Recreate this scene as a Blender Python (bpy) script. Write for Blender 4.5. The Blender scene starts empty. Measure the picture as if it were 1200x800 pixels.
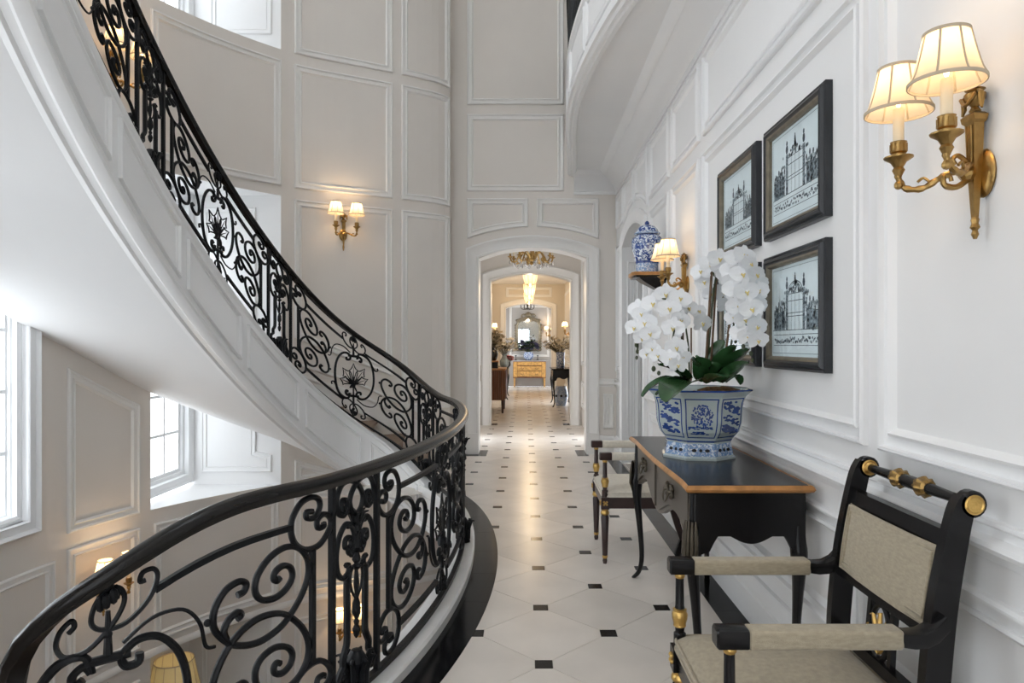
import bpy, math, random
from mathutils import Vector, Matrix
random.seed(7)
PI = math.pi
SC = bpy.context.scene
COL = SC.collection
# ------------------------------------------------------------------ camera
cam_d = bpy.data.cameras.new('camera')
cam = bpy.data.objects.new('camera', cam_d)
COL.objects.link(cam)
cam.location = (0, 0, 1.404)
cam.rotation_euler = (PI / 2, 0, 0)
cam_d.sensor_width = 36
cam_d.lens = 24
cam_d.shift_x = -16 / 1200
cam_d.shift_y = 4 / 1200
cam_d.clip_start = 0.05
cam_d.clip_end = 200
SC.camera = cam
# ------------------------------------------------------------------ world, exposure, daylight
SC.view_settings.view_transform = 'Standard'
SC.view_settings.look = 'None'
SC.view_settings.gamma = 1.0
SC.view_settings.exposure = 0.0
world = bpy.data.worlds.new('sky')
SC.world = world
world.use_nodes = True
wn = world.node_tree.nodes
bg = wn['Background']
bg.inputs['Color'].default_value = (0.90, 0.945, 1.0, 1)
bg.inputs['Strength'].default_value = 4.3
SC.cycles.max_bounces = 9
SC.cycles.diffuse_bounces = 5
SC.cycles.glossy_bounces = 3
SC.cycles.transmission_bounces = 6
SC.cycles.transparent_max_bounces = 8
SC.cycles.sample_clamp_indirect = 6
SC.cycles.caustics_reflective = False
SC.cycles.caustics_refractive = False
SC.cycles.use_denoising = True

# ------------------------------------------------------------------ mesh helper
class MB:
    def __init__(s):
        s.v = []; s.f = []; s.m = []; s.mi = 0
    def face(s, *idx):
        s.f.append(idx); s.m.append(s.mi)
    def add(s, pts):
        b = len(s.v); s.v.extend([tuple(p) for p in pts]); return b
    def quad(s, a, b, c, d):
        i = s.add((a, b, c, d)); s.face(i, i + 1, i + 2, i + 3)
    def poly(s, pts):
        i = s.add(pts); s.face(*range(i, i + len(pts)))
    def box(s, x0, x1, y0, y1, z0, z1, M=None):
        p = [Vector((x, y, z)) for z in (z0, z1) for y in (y0, y1) for x in (x0, x1)]
        if M is not None: p = [M @ q for q in p]
        b = s.add(p)
        for q in ((0, 2, 3, 1), (4, 5, 7, 6), (0, 1, 5, 4), (2, 6, 7, 3), (0, 4, 6, 2), (1, 3, 7, 5)):
            s.face(*[b + k for k in q])
    def grid(s, rows, closed_u=False, closed_v=False):
        # rows of points
        b = len(s.v); nr = len(rows); nc = len(rows[0])
        for r in rows: s.add(r)
        for i in range(nr if closed_v else nr - 1):
            for j in range(nc if closed_u else nc - 1):
                i2 = (i + 1) % nr; j2 = (j + 1) % nc
                s.face(b + i * nc + j, b + i * nc + j2, b + i2 * nc + j2, b + i2 * nc + j)
        return b, nr, nc
    def loft(s, rings, cap=True):
        b, nr, nc = s.grid(rings, closed_u=True)
        if cap:
            s.face(*range(b + nc - 1, b - 1, -1))
            s.face(*range(b + (nr - 1) * nc, b + nr * nc))
    def prism(s, poly, axis, d0, d1):
        # poly of 2D points extruded along an axis (0 x: (y,z), 1 y: (x,z), 2 z: (x,y))
        def mk(p, d):
            return ((d, p[0], p[1]), (p[0], d, p[1]), (p[0], p[1], d))[axis]
        n = len(poly)
        b = s.add([mk(p, d0) for p in poly] + [mk(p, d1) for p in poly])
        s.face(*range(b, b + n)); s.face(*range(b + 2 * n - 1, b + n - 1, -1))
        for i in range(n):
            j = (i + 1) % n
            s.face(b + i, b + n + i, b + n + j, b + j)
    def lathe(s, prof, c=(0, 0, 0), n=16, M=None, sx=1, sy=1, cap=True):
        rings = []
        for r, z in prof:
            ring = []
            for k in range(n):
                a = 2 * PI * k / n
                p = Vector((r * math.cos(a) * sx, r * math.sin(a) * sy, z))
                if M is not None: p = M @ p
                ring.append(p + Vector(c))
            rings.append(ring)
        s.loft(rings, cap)
    def tube(s, pts, r, n=6, closed=False, flat=1.0, up=None):
        pts = [Vector(p) for p in pts]
        N = len(pts)
        rs = r if isinstance(r, (list, tuple)) else [r] * N
        rings = []
        prev = None
        for i in range(N):
            if closed: t = pts[(i + 1) % N] - pts[i - 1]
            else: t = pts[min(i + 1, N - 1)] - pts[max(i - 1, 0)]
            if t.length < 1e-9: t = Vector((0, 0, 1))
            t.normalize()
            if up is not None: u = Vector(up)
            elif prev is None: u = Vector((0, 0, 1)) if abs(t.z) < .9 else Vector((1, 0, 0))
            else: u = prev
            u = u - t * u.dot(t)
            if u.length < 1e-6: u = t.orthogonal()
            u.normalize(); prev = u
            w = t.cross(u)
            rings.append([pts[i] + rs[i] * (u * math.cos(2 * PI * (k + .5) / n) + w * flat * math.sin(2 * PI * (k + .5) / n)) for k in range(n)])
        if closed: s.grid(rings, closed_u=True, closed_v=True)
        else: s.loft(rings)
    def ball(s, c, r, n=8, sz=1.0, M=None):
        prof = [(max(r * math.sin(PI * k / (n // 2 + 1)), r * .02), -r * sz * math.cos(PI * k / (n // 2 + 1))) for k in range(n // 2 + 2)]
        s.lathe(prof, c, n, M)
    def build(s, name, mats, parent=None, sharp=35, loc=None):
        me = bpy.data.meshes.new(name)
        me.from_pydata(s.v, [], s.f)
        if not isinstance(mats, (list, tuple)): mats = [mats]
        for m in mats: me.materials.append(m)
        if len(mats) > 1: me.polygons.foreach_set('material_index', s.m)
        me.polygons.foreach_set('use_smooth', [True] * len(me.polygons))
        me.update(); me.validate()
        try: me.set_sharp_from_angle(angle=math.radians(sharp))
        except Exception: pass
        # consistent outward normals
        o = bpy.data.objects.new(name, me)
        COL.objects.link(o)
        if parent is not None: o.parent = parent
        if loc is not None: o.location = loc
        return o

def thing(name, label, cat, loc=(0, 0, 0), rz=0, group=None):
    o = bpy.data.objects.new(name, None); COL.objects.link(o)
    o.empty_display_size = .1
    o.location = loc; o.rotation_euler = (0, 0, rz)
    return tag(o, label, cat, group)
def tag(o, label, cat, group=None):
    o['label'] = label; o['category'] = cat
    if group: o['group'] = group
    return o
def struct(o):
    o['kind'] = 'structure'; return o
def copy_tree(o, parent=None):
    c = o.copy(); COL.objects.link(c); c.parent = parent
    for ch in list(o.children): copy_tree(ch, c)
    return c
def cr(pts, sub=6, closed=False):
    # Catmull-Rom through n-D points
    P = [Vector(p) for p in pts]; out = []
    N = len(P)
    for i in range(N if closed else N - 1):
        if closed: a, b, c, d = P[i - 1], P[i], P[(i + 1) % N], P[(i + 2) % N]
        else: a, b, c, d = P[max(i - 1, 0)], P[i], P[i + 1], P[min(i + 2, N - 1)]
        for k in range(sub):
            t = k / sub
            out.append(.5 * ((2 * b) + (c - a) * t + (2 * a - 5 * b + 4 * c - d) * t * t + (3 * b - a - 3 * c + d) * t ** 3))
    if not closed: out.append(P[-1])
    return out
def interp(x, xs, ys):
    if x <= xs[0]: return ys[0] + (x - xs[0]) * (ys[1] - ys[0]) / (xs[1] - xs[0])
    if x >= xs[-1]: return ys[-1] + (x - xs[-1]) * (ys[-1] - ys[-2]) / (xs[-1] - xs[-2])
    for i in range(len(xs) - 1):
        if x <= xs[i + 1]:
            return ys[i] + (x - xs[i]) * (ys[i + 1] - ys[i]) / (xs[i + 1] - xs[i])
# moulding: sweeps a (inset, depth) profile along a closed or open 2D outline, mapped to the wall
PROF = [(0, 0), (.001, .018), (.009, .026), (.017, .025), (.022, .009), (.030, .006), (.054, .006), (.0545, .016), (.064, .021), (.072, .012), (.080, .002), (.082, 0)]
PROF_SMALL = [(0, 0), (.004, .013), (.016, .016), (.024, .007), (.05, .006), (.056, .011), (.062, 0)]
def area2(poly):
    return sum(poly[i - 1][0] * poly[i][1] - poly[i][0] * poly[i - 1][1] for i in range(len(poly))) / 2
def moulding(mb, poly, mapf, prof=PROF, step=.25, k=1.0):
    if area2(poly) < 0: poly = poly[::-1]
    N = len(poly); rings = []
    def off(w):
        out = []
        for i in range(N):
            p0, p1, p2 = Vector(poly[i - 1]), Vector(poly[i]), Vector(poly[(i + 1) % N])
            d1 = (p1 - p0).normalized(); d2 = (p2 - p1).normalized()
            n1 = Vector((-d1.y, d1.x)); n2 = Vector((-d2.y, d2.x))
            m = n1 + n2; q = m.dot(n1)
            out.append(p1 + m * (w / q))
        return out
    segs = []
    for i in range(N):
        a, b = Vector(poly[i]), Vector(poly[(i + 1) % N])
        segs.append(max(1, int(math.ceil(abs(b.x - a.x) / step))))
    rows = []
    for w, d in prof:
        o = off(w * k); row = []
        for i in range(N):
            a, b = o[i], o[(i + 1) % N]
            for q in range(segs[i]):
                p = a.lerp(b, q / segs[i]); row.append(mapf(p.x, p.y, d))
        rows.append(row)
    mb.grid(rows, closed_u=True)
def sweep(mb, pts, prof, cap=True):
    # pts: list of (origin, axis1, axis2); prof: closed (a, b)
    rows = [[o + u * a + w * b for a, b in prof] for o, u, w in pts]
    if cap: mb.loft(rows)
    else: mb.grid(rows, closed_u=True)

# ------------------------------------------------------------------ materials
def mat(name, col, rough=.5, metal=0., vary=.0, scale=6., bump=0., bscale=40., spec=.5, coat=0., sheen=0., objvary=0., stretch=None):
    m = bpy.data.materials.new(name); m.use_nodes = True
    nt = m.node_tree; n = nt.nodes; b = n['Principled BSDF']
    b.inputs['Base Color'].default_value = (*col, 1); b.inputs['Roughness'].default_value = rough
    b.inputs['Metallic'].default_value = metal; b.inputs['Specular IOR Level'].default_value = spec
    b.inputs['Coat Weight'].default_value = coat; b.inputs['Coat Roughness'].default_value = .1
    b.inputs['Sheen Weight'].default_value = sheen
    tc = n.new('ShaderNodeTexCoord'); src = tc.outputs['Object']
    if stretch:
        mp = n.new('ShaderNodeMapping'); mp.inputs['Scale'].default_value = stretch
        nt.links.new(src, mp.inputs['Vector']); src = mp.outputs['Vector']
    cur = None
    if vary:
        no = n.new('ShaderNodeTexNoise'); no.inputs['Scale'].default_value = scale; no.inputs['Detail'].default_value = 5
        nt.links.new(src, no.inputs['Vector'])
        mr = n.new('ShaderNodeMapRange'); mr.inputs['From Min'].default_value = .3; mr.inputs['From Max'].default_value = .7
        mr.inputs['To Min'].default_value = 1 - vary; mr.inputs['To Max'].default_value = 1 + vary
        nt.links.new(no.outputs['Fac'], mr.inputs['Value'])
        mx = n.new('ShaderNodeMix'); mx.data_type = 'RGBA'; mx.blend_type = 'MULTIPLY'
        mx.inputs['Factor'].default_value = 1; mx.inputs['A'].default_value = (*col, 1)
        nt.links.new(mr.outputs['Result'], mx.inputs['B']); cur = mx.outputs['Result']
        nt.links.new(cur, b.inputs['Base Color'])
    if objvary:
        oi = n.new('ShaderNodeObjectInfo'); mr = n.new('ShaderNodeMapRange')
        mr.inputs['To Min'].default_value = 1 - objvary; mr.inputs['To Max'].default_value = 1 + objvary * .4
        nt.links.new(oi.outputs['Random'], mr.inputs['Value'])
        mx = n.new('ShaderNodeMix'); mx.data_type = 'RGBA'; mx.blend_type = 'MULTIPLY'; mx.inputs['Factor'].default_value = 1
        if cur is None: mx.inputs['A'].default_value = (*col, 1)
        else: nt.links.new(cur, mx.inputs['A'])
        nt.links.new(mr.outputs['Result'], mx.inputs['B']); nt.links.new(mx.outputs['Result'], b.inputs['Base Color'])
    if bump:
        no = n.new('ShaderNodeTexNoise'); no.inputs['Scale'].default_value = bscale; no.inputs['Detail'].default_value = 3
        nt.links.new(src, no.inputs['Vector'])
        bp = n.new('ShaderNodeBump'); bp.inputs['Strength'].default_value = bump; bp.inputs['Distance'].default_value = .01
        nt.links.new(no.outputs['Fac'], bp.inputs['Height']); nt.links.new(bp.outputs['Normal'], b.inputs['Normal'])
    return m
M = {}
M['wall'] = mat('wall_paint_warm', (.735, .69, .64), .55, vary=.02, scale=2)
M['wall_r'] = mat('wall_paint_pale', (.79, .785, .78), .5, vary=.02, scale=2)
M['trim'] = mat('trim_paint', (.81, .795, .77), .38, vary=.01, scale=3)
M['trim_r'] = mat('trim_paint_satin', (.82, .82, .82), .35, vary=.01, scale=3)
M['soffit'] = mat('soffit_paint', (.80, .80, .80), .6, vary=.015, scale=2)
M['iron'] = mat('wrought_iron', (.006, .0065, .008), .42, metal=0., bump=.15, bscale=90, spec=.22)
M['rail'] = mat('handrail_bronze_black', (.009, .008, .0075), .27, spec=.26, vary=.2, scale=8)
M['tile'] = mat('cream_stone_tile', (.75, .69, .625), .25, vary=.05, scale=3.5, objvary=.07, spec=.45)
M['inset'] = mat('black_stone_inset', (.007, .007, .008), .2, vary=.2, scale=9, spec=.15)
M['border'] = mat('black_stone_border', (.006, .0065, .008), .14, vary=.3, scale=6, objvary=.3, spec=.12)
M['grout'] = mat('grout', (.42, .38, .34), .9)
M['marble'] = mat('white_marble_curb', (.80, .79, .78), .25, vary=.06, scale=5)
M['carpet'] = mat('brown_stair_carpet', (.23, .165, .12), .95, vary=.12, scale=60, bump=.3, bscale=220)
M['ebony'] = mat('ebonised_wood', (.006, .0055, .006), .24, spec=.30, vary=.2, scale=14)
M['ebony_brown'] = mat('dark_mahogany', (.035, .018, .016), .3, spec=.5, vary=.25, scale=14)
M['taupe'] = mat('dark_taupe_lacquer', (.085, .072, .060), .34, vary=.14, scale=7)
M['honey'] = mat('honey_wood_edge', (.42, .19, .055), .35, vary=.28, scale=22)
M['gilt'] = mat('gilt', (.62, .40, .13), .33, metal=1., bump=.25, bscale=130, vary=.15, scale=20)
M['brass'] = mat('antique_brass', (.36, .225, .08), .33, metal=1., bump=.15, bscale=120, vary=.2, scale=25)
M['bronze'] = mat('dark_bronze', (.10, .085, .065), .4, metal=.8, bump=.2, bscale=120)
M['linen'] = mat('natural_linen', (.37, .315, .225), .9, vary=.13, scale=55, bump=.35, bscale=340, sheen=.2, stretch=(1, 1, 3))
M['linen_pale'] = mat('pale_linen', (.66, .61, .52), .9, vary=.07, scale=50, bump=.3, bscale=340, sheen=.2)
M['candle'] = mat('ivory_candle_sleeve', (.78, .68, .50), .45)
M['leaf'] = mat('orchid_leaf', (.028, .080, .028), .24, vary=.3, scale=9, spec=.6)
M['stem'] = mat('orchid_stem', (.05, .065, .03), .5, vary=.2, scale=20)
M['stake'] = mat('brown_stake', (.15, .085, .045), .7, vary=.2, scale=30)
M['moss'] = mat('brown_moss', (.22, .12, .045), .95, vary=.5, scale=60, bump=1., bscale=110)
M['petal'] = mat('white_petal', (.86, .87, .89), .5, vary=.03, scale=30)
M['throat'] = mat('yellow_throat', (.75, .60, .22), .5)
M['paper'] = mat('pale_blue_paper', (.70, .78, .82), .8, vary=.05, scale=7)
M['ink'] = mat('grey_ink', (.05, .07, .095), .9)
M['ink_light'] = mat('soft_grey_ink', (.24, .30, .34), .9)
M['frame_black'] = mat('black_frame', (.016, .018, .022), .36, vary=.2, scale=16)
M['frame_gold'] = mat('bronzed_frame_lip', (.17, .145, .105), .4, metal=.3, vary=.2, scale=25)
M['winframe'] = mat('window_frame_white', (.86, .87, .88), .35)
M['crystal'] = mat('crystal', (.9, .9, .92), .08, spec=1.)
M['crystal'].node_tree.nodes['Principled BSDF'].inputs['Transmission Weight'].default_value = .75
M['walnut'] = mat('walnut', (.16, .062, .028), .3, vary=.35, scale=12, stretch=(1, 1, .2))
M['burl'] = mat('burl_maple', (.56, .31, .095), .35, vary=.3, scale=18)
M['marble_grey'] = mat('grey_marble_top', (.42, .41, .41), .2, vary=.15, scale=9)
M['mirror'] = mat('mirror_glass', (.85, .87, .87), .03, metal=1.)
M['mirror_frame'] = mat('silver_gilt_frame', (.30, .255, .18), .4, metal=.7, vary=.25, scale=30, bump=.3, bscale=90)
M['hydrangea'] = mat('purple_blue_petals', (.045, .038, .085), .8, vary=.5, scale=40)
M['cream_flower'] = mat('cream_blossom', (.62, .53, .38), .8, vary=.25, scale=30)
M['pink_flower'] = mat('coral_blossom', (.62, .16, .14), .8, vary=.25, scale=30)
M['grey_leaf'] = mat('dried_grey_leaf', (.14, .125, .09), .8, vary=.3, scale=20)
M['black_glaze'] = mat('black_glaze', (.015, .015, .016), .2)
M['grey_glaze'] = mat('grey_green_glaze', (.17, .18, .16), .3, vary=.2, scale=12)
M['endwall'] = mat('grey_beige_shadow_tone', (.46, .43, .40), .6, vary=.03, scale=2)  # darker grey: shadow on the end wall put into the colour
M['corr'] = mat('corridor_cream_paint', (.68, .62, .53), .55, vary=.02, scale=2)
def shade_mat(name, col, tr):
    m = bpy.data.materials.new(name); m.use_nodes = True
    nt = m.node_tree; n = nt.nodes; n.clear()
    out = n.new('ShaderNodeOutputMaterial'); d = n.new('ShaderNodeBsdfDiffuse'); t = n.new('ShaderNodeBsdfTranslucent'); mx = n.new('ShaderNodeMixShader')
    tc = n.new('ShaderNodeTexCoord'); no = n.new('ShaderNodeTexNoise'); no.inputs['Scale'].default_value = 90
    rmp = n.new('ShaderNodeMix'); rmp.data_type = 'RGBA'; rmp.inputs['A'].default_value = (*[c * .93 for c in col], 1); rmp.inputs['B'].default_value = (*col, 1)
    nt.links.new(tc.outputs['Object'], no.inputs['Vector']); nt.links.new(no.outputs['Fac'], rmp.inputs['Factor'])
    nt.links.new(rmp.outputs['Result'], d.inputs['Color']); nt.links.new(rmp.outputs['Result'], t.inputs['Color'])
    mx.inputs['Fac'].default_value = tr
    nt.links.new(d.outputs[0], mx.inputs[1]); nt.links.new(t.outputs[0], mx.inputs[2]); nt.links.new(mx.outputs[0], out.inputs['Surface'])
    return m
M['shade'] = shade_mat('cream_shade_fabric', (.86, .76, .59), .5)
M['shade_trim'] = mat('shade_trim_tape', (.50, .42, .31), .9)
M['shade_yellow'] = shade_mat('yellow_shade', (.80, .74, .48), .4)
def glass_mat():
    m = bpy.data.materials.new('thin_window_glass'); m.use_nodes = True
    nt = m.node_tree; n = nt.nodes; n.clear()
    out = n.new('ShaderNodeOutputMaterial'); t = n.new('ShaderNodeBsdfTransparent'); g = n.new('ShaderNodeBsdfGlossy'); mx = n.new('ShaderNodeMixShader')
    lw = n.new('ShaderNodeLayerWeight'); lw.inputs['Blend'].default_value = .5
    pw = n.new('ShaderNodeMath'); pw.operation = 'POWER'; pw.inputs[1].default_value = 5; nt.links.new(lw.outputs['Facing'], pw.inputs[0])
    fr = n.new('ShaderNodeMath'); fr.operation = 'MULTIPLY_ADD'; fr.inputs[1].default_value = .6; fr.inputs[2].default_value = .03; nt.links.new(pw.outputs[0], fr.inputs[0])
    g.inputs['Roughness'].default_value = .02; t.inputs['Color'].default_value = (.97, .985, .98, 1)
    nt.links.new(fr.outputs[0], mx.inputs['Fac']); nt.links.new(t.outputs[0], mx.inputs[1]); nt.links.new(g.outputs[0], mx.inputs[2]); nt.links.new(mx.outputs[0], out.inputs['Surface'])
    return m
M['glass'] = glass_mat()
def emit_mat(name, col, st):
    m = bpy.data.materials.new(name); m.use_nodes = True
    b = m.node_tree.nodes['Principled BSDF']
    b.inputs['Base Color'].default_value = (*col, 1); b.inputs['Emission Color'].default_value = (*col, 1); b.inputs['Emission Strength'].default_value = st
    return m
M['bulb'] = emit_mat('warm_bulb', (1., .74, .42), 6)
M['lantern'] = shade_mat('lantern_glass', (.96, .88, .72), .6)
def china_mat(name, scale, thr, soft=.06, dist=1.2, blue=(.020, .065, .26), white=(.66, .72, .78), kind='noise'):
    m = mat(name, white, .14, spec=.6, coat=.4)
    nt = m.node_tree; n = nt.nodes; b = n['Principled BSDF']
    tc = n.new('ShaderNodeTexCoord'); no = n.new('ShaderNodeTexNoise'); no.inputs['Scale'].default_value = scale; no.inputs['Detail'].default_value = 3; no.inputs['Distortion'].default_value = dist
    nt.links.new(tc.outputs['Object'], no.inputs['Vector'])
    r = n.new('ShaderNodeValToRGB'); e = r.color_ramp.elements
    e[0].position = thr - soft; e[0].color = (*white, 1); e[1].position = thr + soft; e[1].color = (*blue, 1)
    x = e.new(thr); x.color = (.16, .26, .50, 1)
    nt.links.new(no.outputs['Fac'], r.inputs['Fac']); nt.links.new(r.outputs['Color'], b.inputs['Base Color'])
    return m
M['china'] = china_mat('blue_white_vine', 26, .50, .03, 2.2, blue=(.012, .045, .22))
M['china_soft'] = china_mat('blue_white_wash', 16, .56, .08, 1.0, white=(.60, .66, .66))
M['china_plain'] = mat('celadon_white_glaze', (.43, .49, .485), .14, spec=.6, coat=.4, vary=.05, scale=10)
M['china_blue'] = mat('cobalt_line', (.02, .055, .22), .15, spec=.6, coat=.4, vary=.3, scale=20)
M['china_light'] = china_mat('pale_blue_lappets', 70, .52, .10, 1.0, blue=(.20, .34, .55))
# ================================================================== STRUCTURE
# ---- plan of the open stairwell: an oval whose edge carries the railing
EL = (-1.4134, 4.3733, .99735, 2.582, .01026, -.0178, -.02755)
def _el(t):
    cx, cy, a, b, th, e1, e2 = EL
    x = a * math.cos(t) * (1 + e1 * math.sin(t)); y = b * math.sin(t) * (1 + e2 * math.cos(t))
    c, s = math.cos(th), math.sin(th)
    return Vector((cx + c * x - s * y, cy + s * x + c * y))
_n = 3000
_pp = [_el(.18378 + 2 * PI * k / _n) for k in range(-_n // 2, int(_n * .78))]
_ss = [0.]
for i in range(1, len(_pp)): _ss.append(_ss[-1] + (_pp[i] - _pp[i - 1]).length)
_o = _ss[_n // 2]; _ss = [s - _o for s in _ss]
S_TURN = -3.20
_k = next(i for i, s in enumerate(_ss) if s > S_TURN)
_pp = _pp[_k:]; _ss = _ss[_k:]
# near end of the railing: a tight turn away, then down the lower flight
_d = (_pp[0] - _pp[1]).normalized(); _p = _pp[0].copy(); _R = .20; _pre = []; _s = _ss[0]
for i in range(60):
    st = .025
    if i < 23: _d = Matrix.Rotation(-st / _R, 2) @ _d
    _p = _p + _d * st; _s -= st; _pre.append((_p.copy(), _s))
_pp = [p for p, s in reversed(_pre)] + _pp; _ss = [s for p, s in reversed(_pre)] + _ss
import bisect
def path(s, off=0.):
    i = min(max(bisect.bisect(_ss, s) - 1, 0), len(_ss) - 2)
    f = (s - _ss[i]) / (_ss[i + 1] - _ss[i])
    p = _pp[i].lerp(_pp[i + 1], f)
    a = _pp[max(i - 2, 0)]; b = _pp[min(i + 3, len(_pp) - 1)]
    t = (b - a).normalized()
    n = Vector((t.y, -t.x))
    return p + n * off, t, n
H_RAIL = .85
_zs = [-4.6, -3.8, -3.62, -3.48, -3.38, -3.274, -3.158, -3.03, -2.889, -2.715, -2.47, 1.50, 1.79, 2.0, 2.144, 2.5, 2.815, 3.4, 9.]
_zz = [-2.2, -.55, .05, .44, .60, .69, .76, .835, .892, .912, .905, .918, .965, 1.04, 1.11, 1.325, 1.537, 1.945, 5.842]
def z_rail(s):
    return sum(interp(s + d, _zs, _zz) for d in (-.12, -.06, 0, .06, .12)) / 5
def z_base(s): return z_rail(s) - H_RAIL
def z_bot(s):
    if s < 1.7: return min(-.36, z_base(s) - .41)
    return interp(s, [1.7, 2.0, 2.4, 2.7, 9.], [-.36, -.33, -.17, .007, .696 * 9 - 1.8717])
# ---- plan of the curved outer wall
_wp = cr([(-.99, 8.86), (-.955, 8.60), (-1.06, 8.41), (-1.25, 8.265), (-1.48, 8.13), (-1.95, 7.88), (-2.55, 7.53), (-3.05, 6.97), (-3.44, 6.31), (-3.66, 5.7), (-3.76, 5.15), (-3.78, 4.6), (-3.72, 3.6), (-3.5, 2.4), (-3.0, 1.0), (-2.2, -.3), (-1.4, -1.2)], 24)
_wt = [0.]
for i in range(1, len(_wp)): _wt.append(_wt[-1] + (_wp[i] - _wp[i - 1]).length)
def wpos(t):
    i = min(max(bisect.bisect(_wt, t) - 1, 0), len(_wt) - 2)
    f = (t - _wt[i]) / (_wt[i + 1] - _wt[i])
    tg = (_wp[min(i + 3, len(_wp) - 1)] - _wp[max(i - 2, 0)]).normalized()
    return _wp[i].lerp(_wp[i + 1], f), tg, Vector((-tg.y, tg.x))
def wmap(t, z, d=0.):
    p, tg, n = wpos(t); q = p + n * d
    return Vector((q.x, q.y, z))
def t_near(x, y):
    return min(zip(_wt, _wp), key=lambda q: (q[1].x - x) ** 2 + (q[1].y - y) ** 2)[0]
T_COL1 = (t_near(-1.095, 8.375), t_near(-1.485, 8.128))
T527, T470, T458, T345 = t_near(-.952, 8.58), t_near(-1.485, 8.128), t_near(-1.585, 8.075), t_near(-2.55, 7.53)
T333, T175, T165, T73 = t_near(-2.655, 7.43), t_near(-3.45, 6.29), t_near(-3.50, 6.17), t_near(-3.70, 5.52)
T40, T18 = t_near(-3.765, 5.25), t_near(-3.773, 5.13)
TW2 = T18 + 1.05
TEND = t_near(-1.8, -.75)
Z_LOW, Z_TOP = -3.4, 7.6

def wall_strips(mb, mapf, xs, z0, z1, openings, zstep=None):
    # openings: (xa, xb, zbottom, ztop function)
    xs = sorted(set(list(xs) + [o[0] for o in openings] + [o[1] for o in openings]))
    for a, b in zip(xs[:-1], xs[1:]):
        if b - a < 1e-6: continue
        mid = (a + b) / 2
        act = sorted([o for o in openings if o[0] <= mid <= o[1]], key=lambda o: o[2])
        la = lb = z0
        for o in act:
            if o[2] > z0: mb.quad(mapf(a, la), mapf(b, lb), mapf(b, o[2]), mapf(a, o[2]))
            la, lb = o[3](a), o[3](b)
        mb.quad(mapf(a, la), mapf(b, lb), mapf(b, z1), mapf(a, z1))
def steps(a, b, st):
    n = max(1, int(math.ceil((b - a) / st))); return [a + (b - a) * k / n for k in range(n + 1)]
def seg_arch(c, w, zs, za):
    h = za - zs; R = (w * w + h * h) / (2 * h)
    return lambda x: za - R + math.sqrt(max(R * R - (x - c) ** 2, 0))

# ---------------- curved wall
NICHE_Z = ((-2.62, -1.465), (-.115, 3.03), (4.62, 7.3))
TW3 = TW2 + .75; TW4 = TW3 + 1.5
WINS = [(T18, TW2, .08, 2.95), (T18, TW2, 4.7, 7.2), (TW3, TW4, -2.7, -.5), (TW3, TW4, .08, 2.95), (TW3, TW4, 4.7, 7.2)]  # first one is in view; the rest are unseen, added for their daylight
mb = MB()
ops = [(T333, T175, a, (lambda q: (lambda x: q))(b)) for a, b in NICHE_Z] + [(a, b, z0, (lambda q: (lambda x: q))(z1)) for a, b, z0, z1 in WINS]
wall_strips(mb, wmap, steps(0, TEND, .1), Z_LOW, Z_TOP, ops)
wall_left = struct(mb.build('wall_left', M['wall'], sharp=50))
mb = MB()
XW = -3.66
pA, pB = wpos(T333)[0], wpos(T175)[0]
for a, b in NICHE_Z:
    mb.quad((pA.x, pA.y, a), (XW, pA.y, a), (XW, pA.y, b), (pA.x, pA.y, b))
    mb.quad((pB.x, pB.y, a), (XW, pB.y - .06, a), (XW, pB.y - .06, b), (pB.x, pB.y, b))
    rim = [wpos(t)[0] for t in steps(T333, T175, .1)]
    pl = [(p.x, p.y) for p in rim] + [(XW, pB.y - .06), (XW, pA.y)]
    mb.poly([(x, y, a) for x, y in pl]); mb.poly([(x, y, b) for x, y in pl])
a, b = NICHE_Z[0]
mb.quad((XW, pA.y, a), (XW, pB.y - .06, a), (XW, pB.y - .06, b), (XW, pA.y, b))
for ta, tb, z0, z1 in WINS:
    for t in (ta, tb):
        mb.quad(wmap(t, z0), wmap(t, z0, -.16), wmap(t, z1, -.16), wmap(t, z1))
    for z in (z0, z1):
        ts = steps(ta, tb, .15)
        for t1, t2 in zip(ts[:-1], ts[1:]): mb.quad(wmap(t1, z), wmap(t2, z), wmap(t2, z, -.16), wmap(t1, z, -.16))
struct(mb.build('trim_1', M['trim_r'])).name = 'trim_1'

# ---------------- windows
def window_x(name, x, y0, y1, z0, z1, ny, nz, fw=.17):
    # window in a plane x = const, looking out towards -x
    mb = MB()
    prof = [(0, 0), (0, .05), (.03, .06), (.05, .045), (fw * .55, .04), (fw * .6, .0), (fw * .78, -.01), (fw * .8, -.03), (fw, -.035), (fw, -.07)]
    moulding(mb, [(y0, z0), (y1, z0), (y1, z1), (y0, z1)], lambda u, z, d: Vector((x + d, u, z)), prof, step=5)
    root = struct(mb.build(name, M['winframe']))
    y0 += fw; y1 -= fw; z0 += fw; z1 -= fw
    for i in range(1, ny):
        b = MB(); c = y0 + (y1 - y0) * i / ny; b.box(x - .06, x - .03, c - .014, c + .014, z0, z1); b.build('muntin', M['winframe'], root)
    for i in range(1, nz):
        b = MB(); c = z0 + (z1 - z0) * i / nz; b.box(x - .062, x - .032, y0, y1, c - .014, c + .014); b.build('muntin', M['winframe'], root)
    b = MB(); b.quad((x - .046, y0, z0), (x - .046, y1, z0), (x - .046, y1, z1), (x - .046, y0, z1)); b.build('glass_pane', M['glass'], root)
    return root
window_x('window_1', XW, pB.y - .06, pA.y, -.08, 3.03, 3, 7)
window_x('window_2', XW, pB.y - .06, pA.y, 4.65, 7.3, 3, 6)
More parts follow.
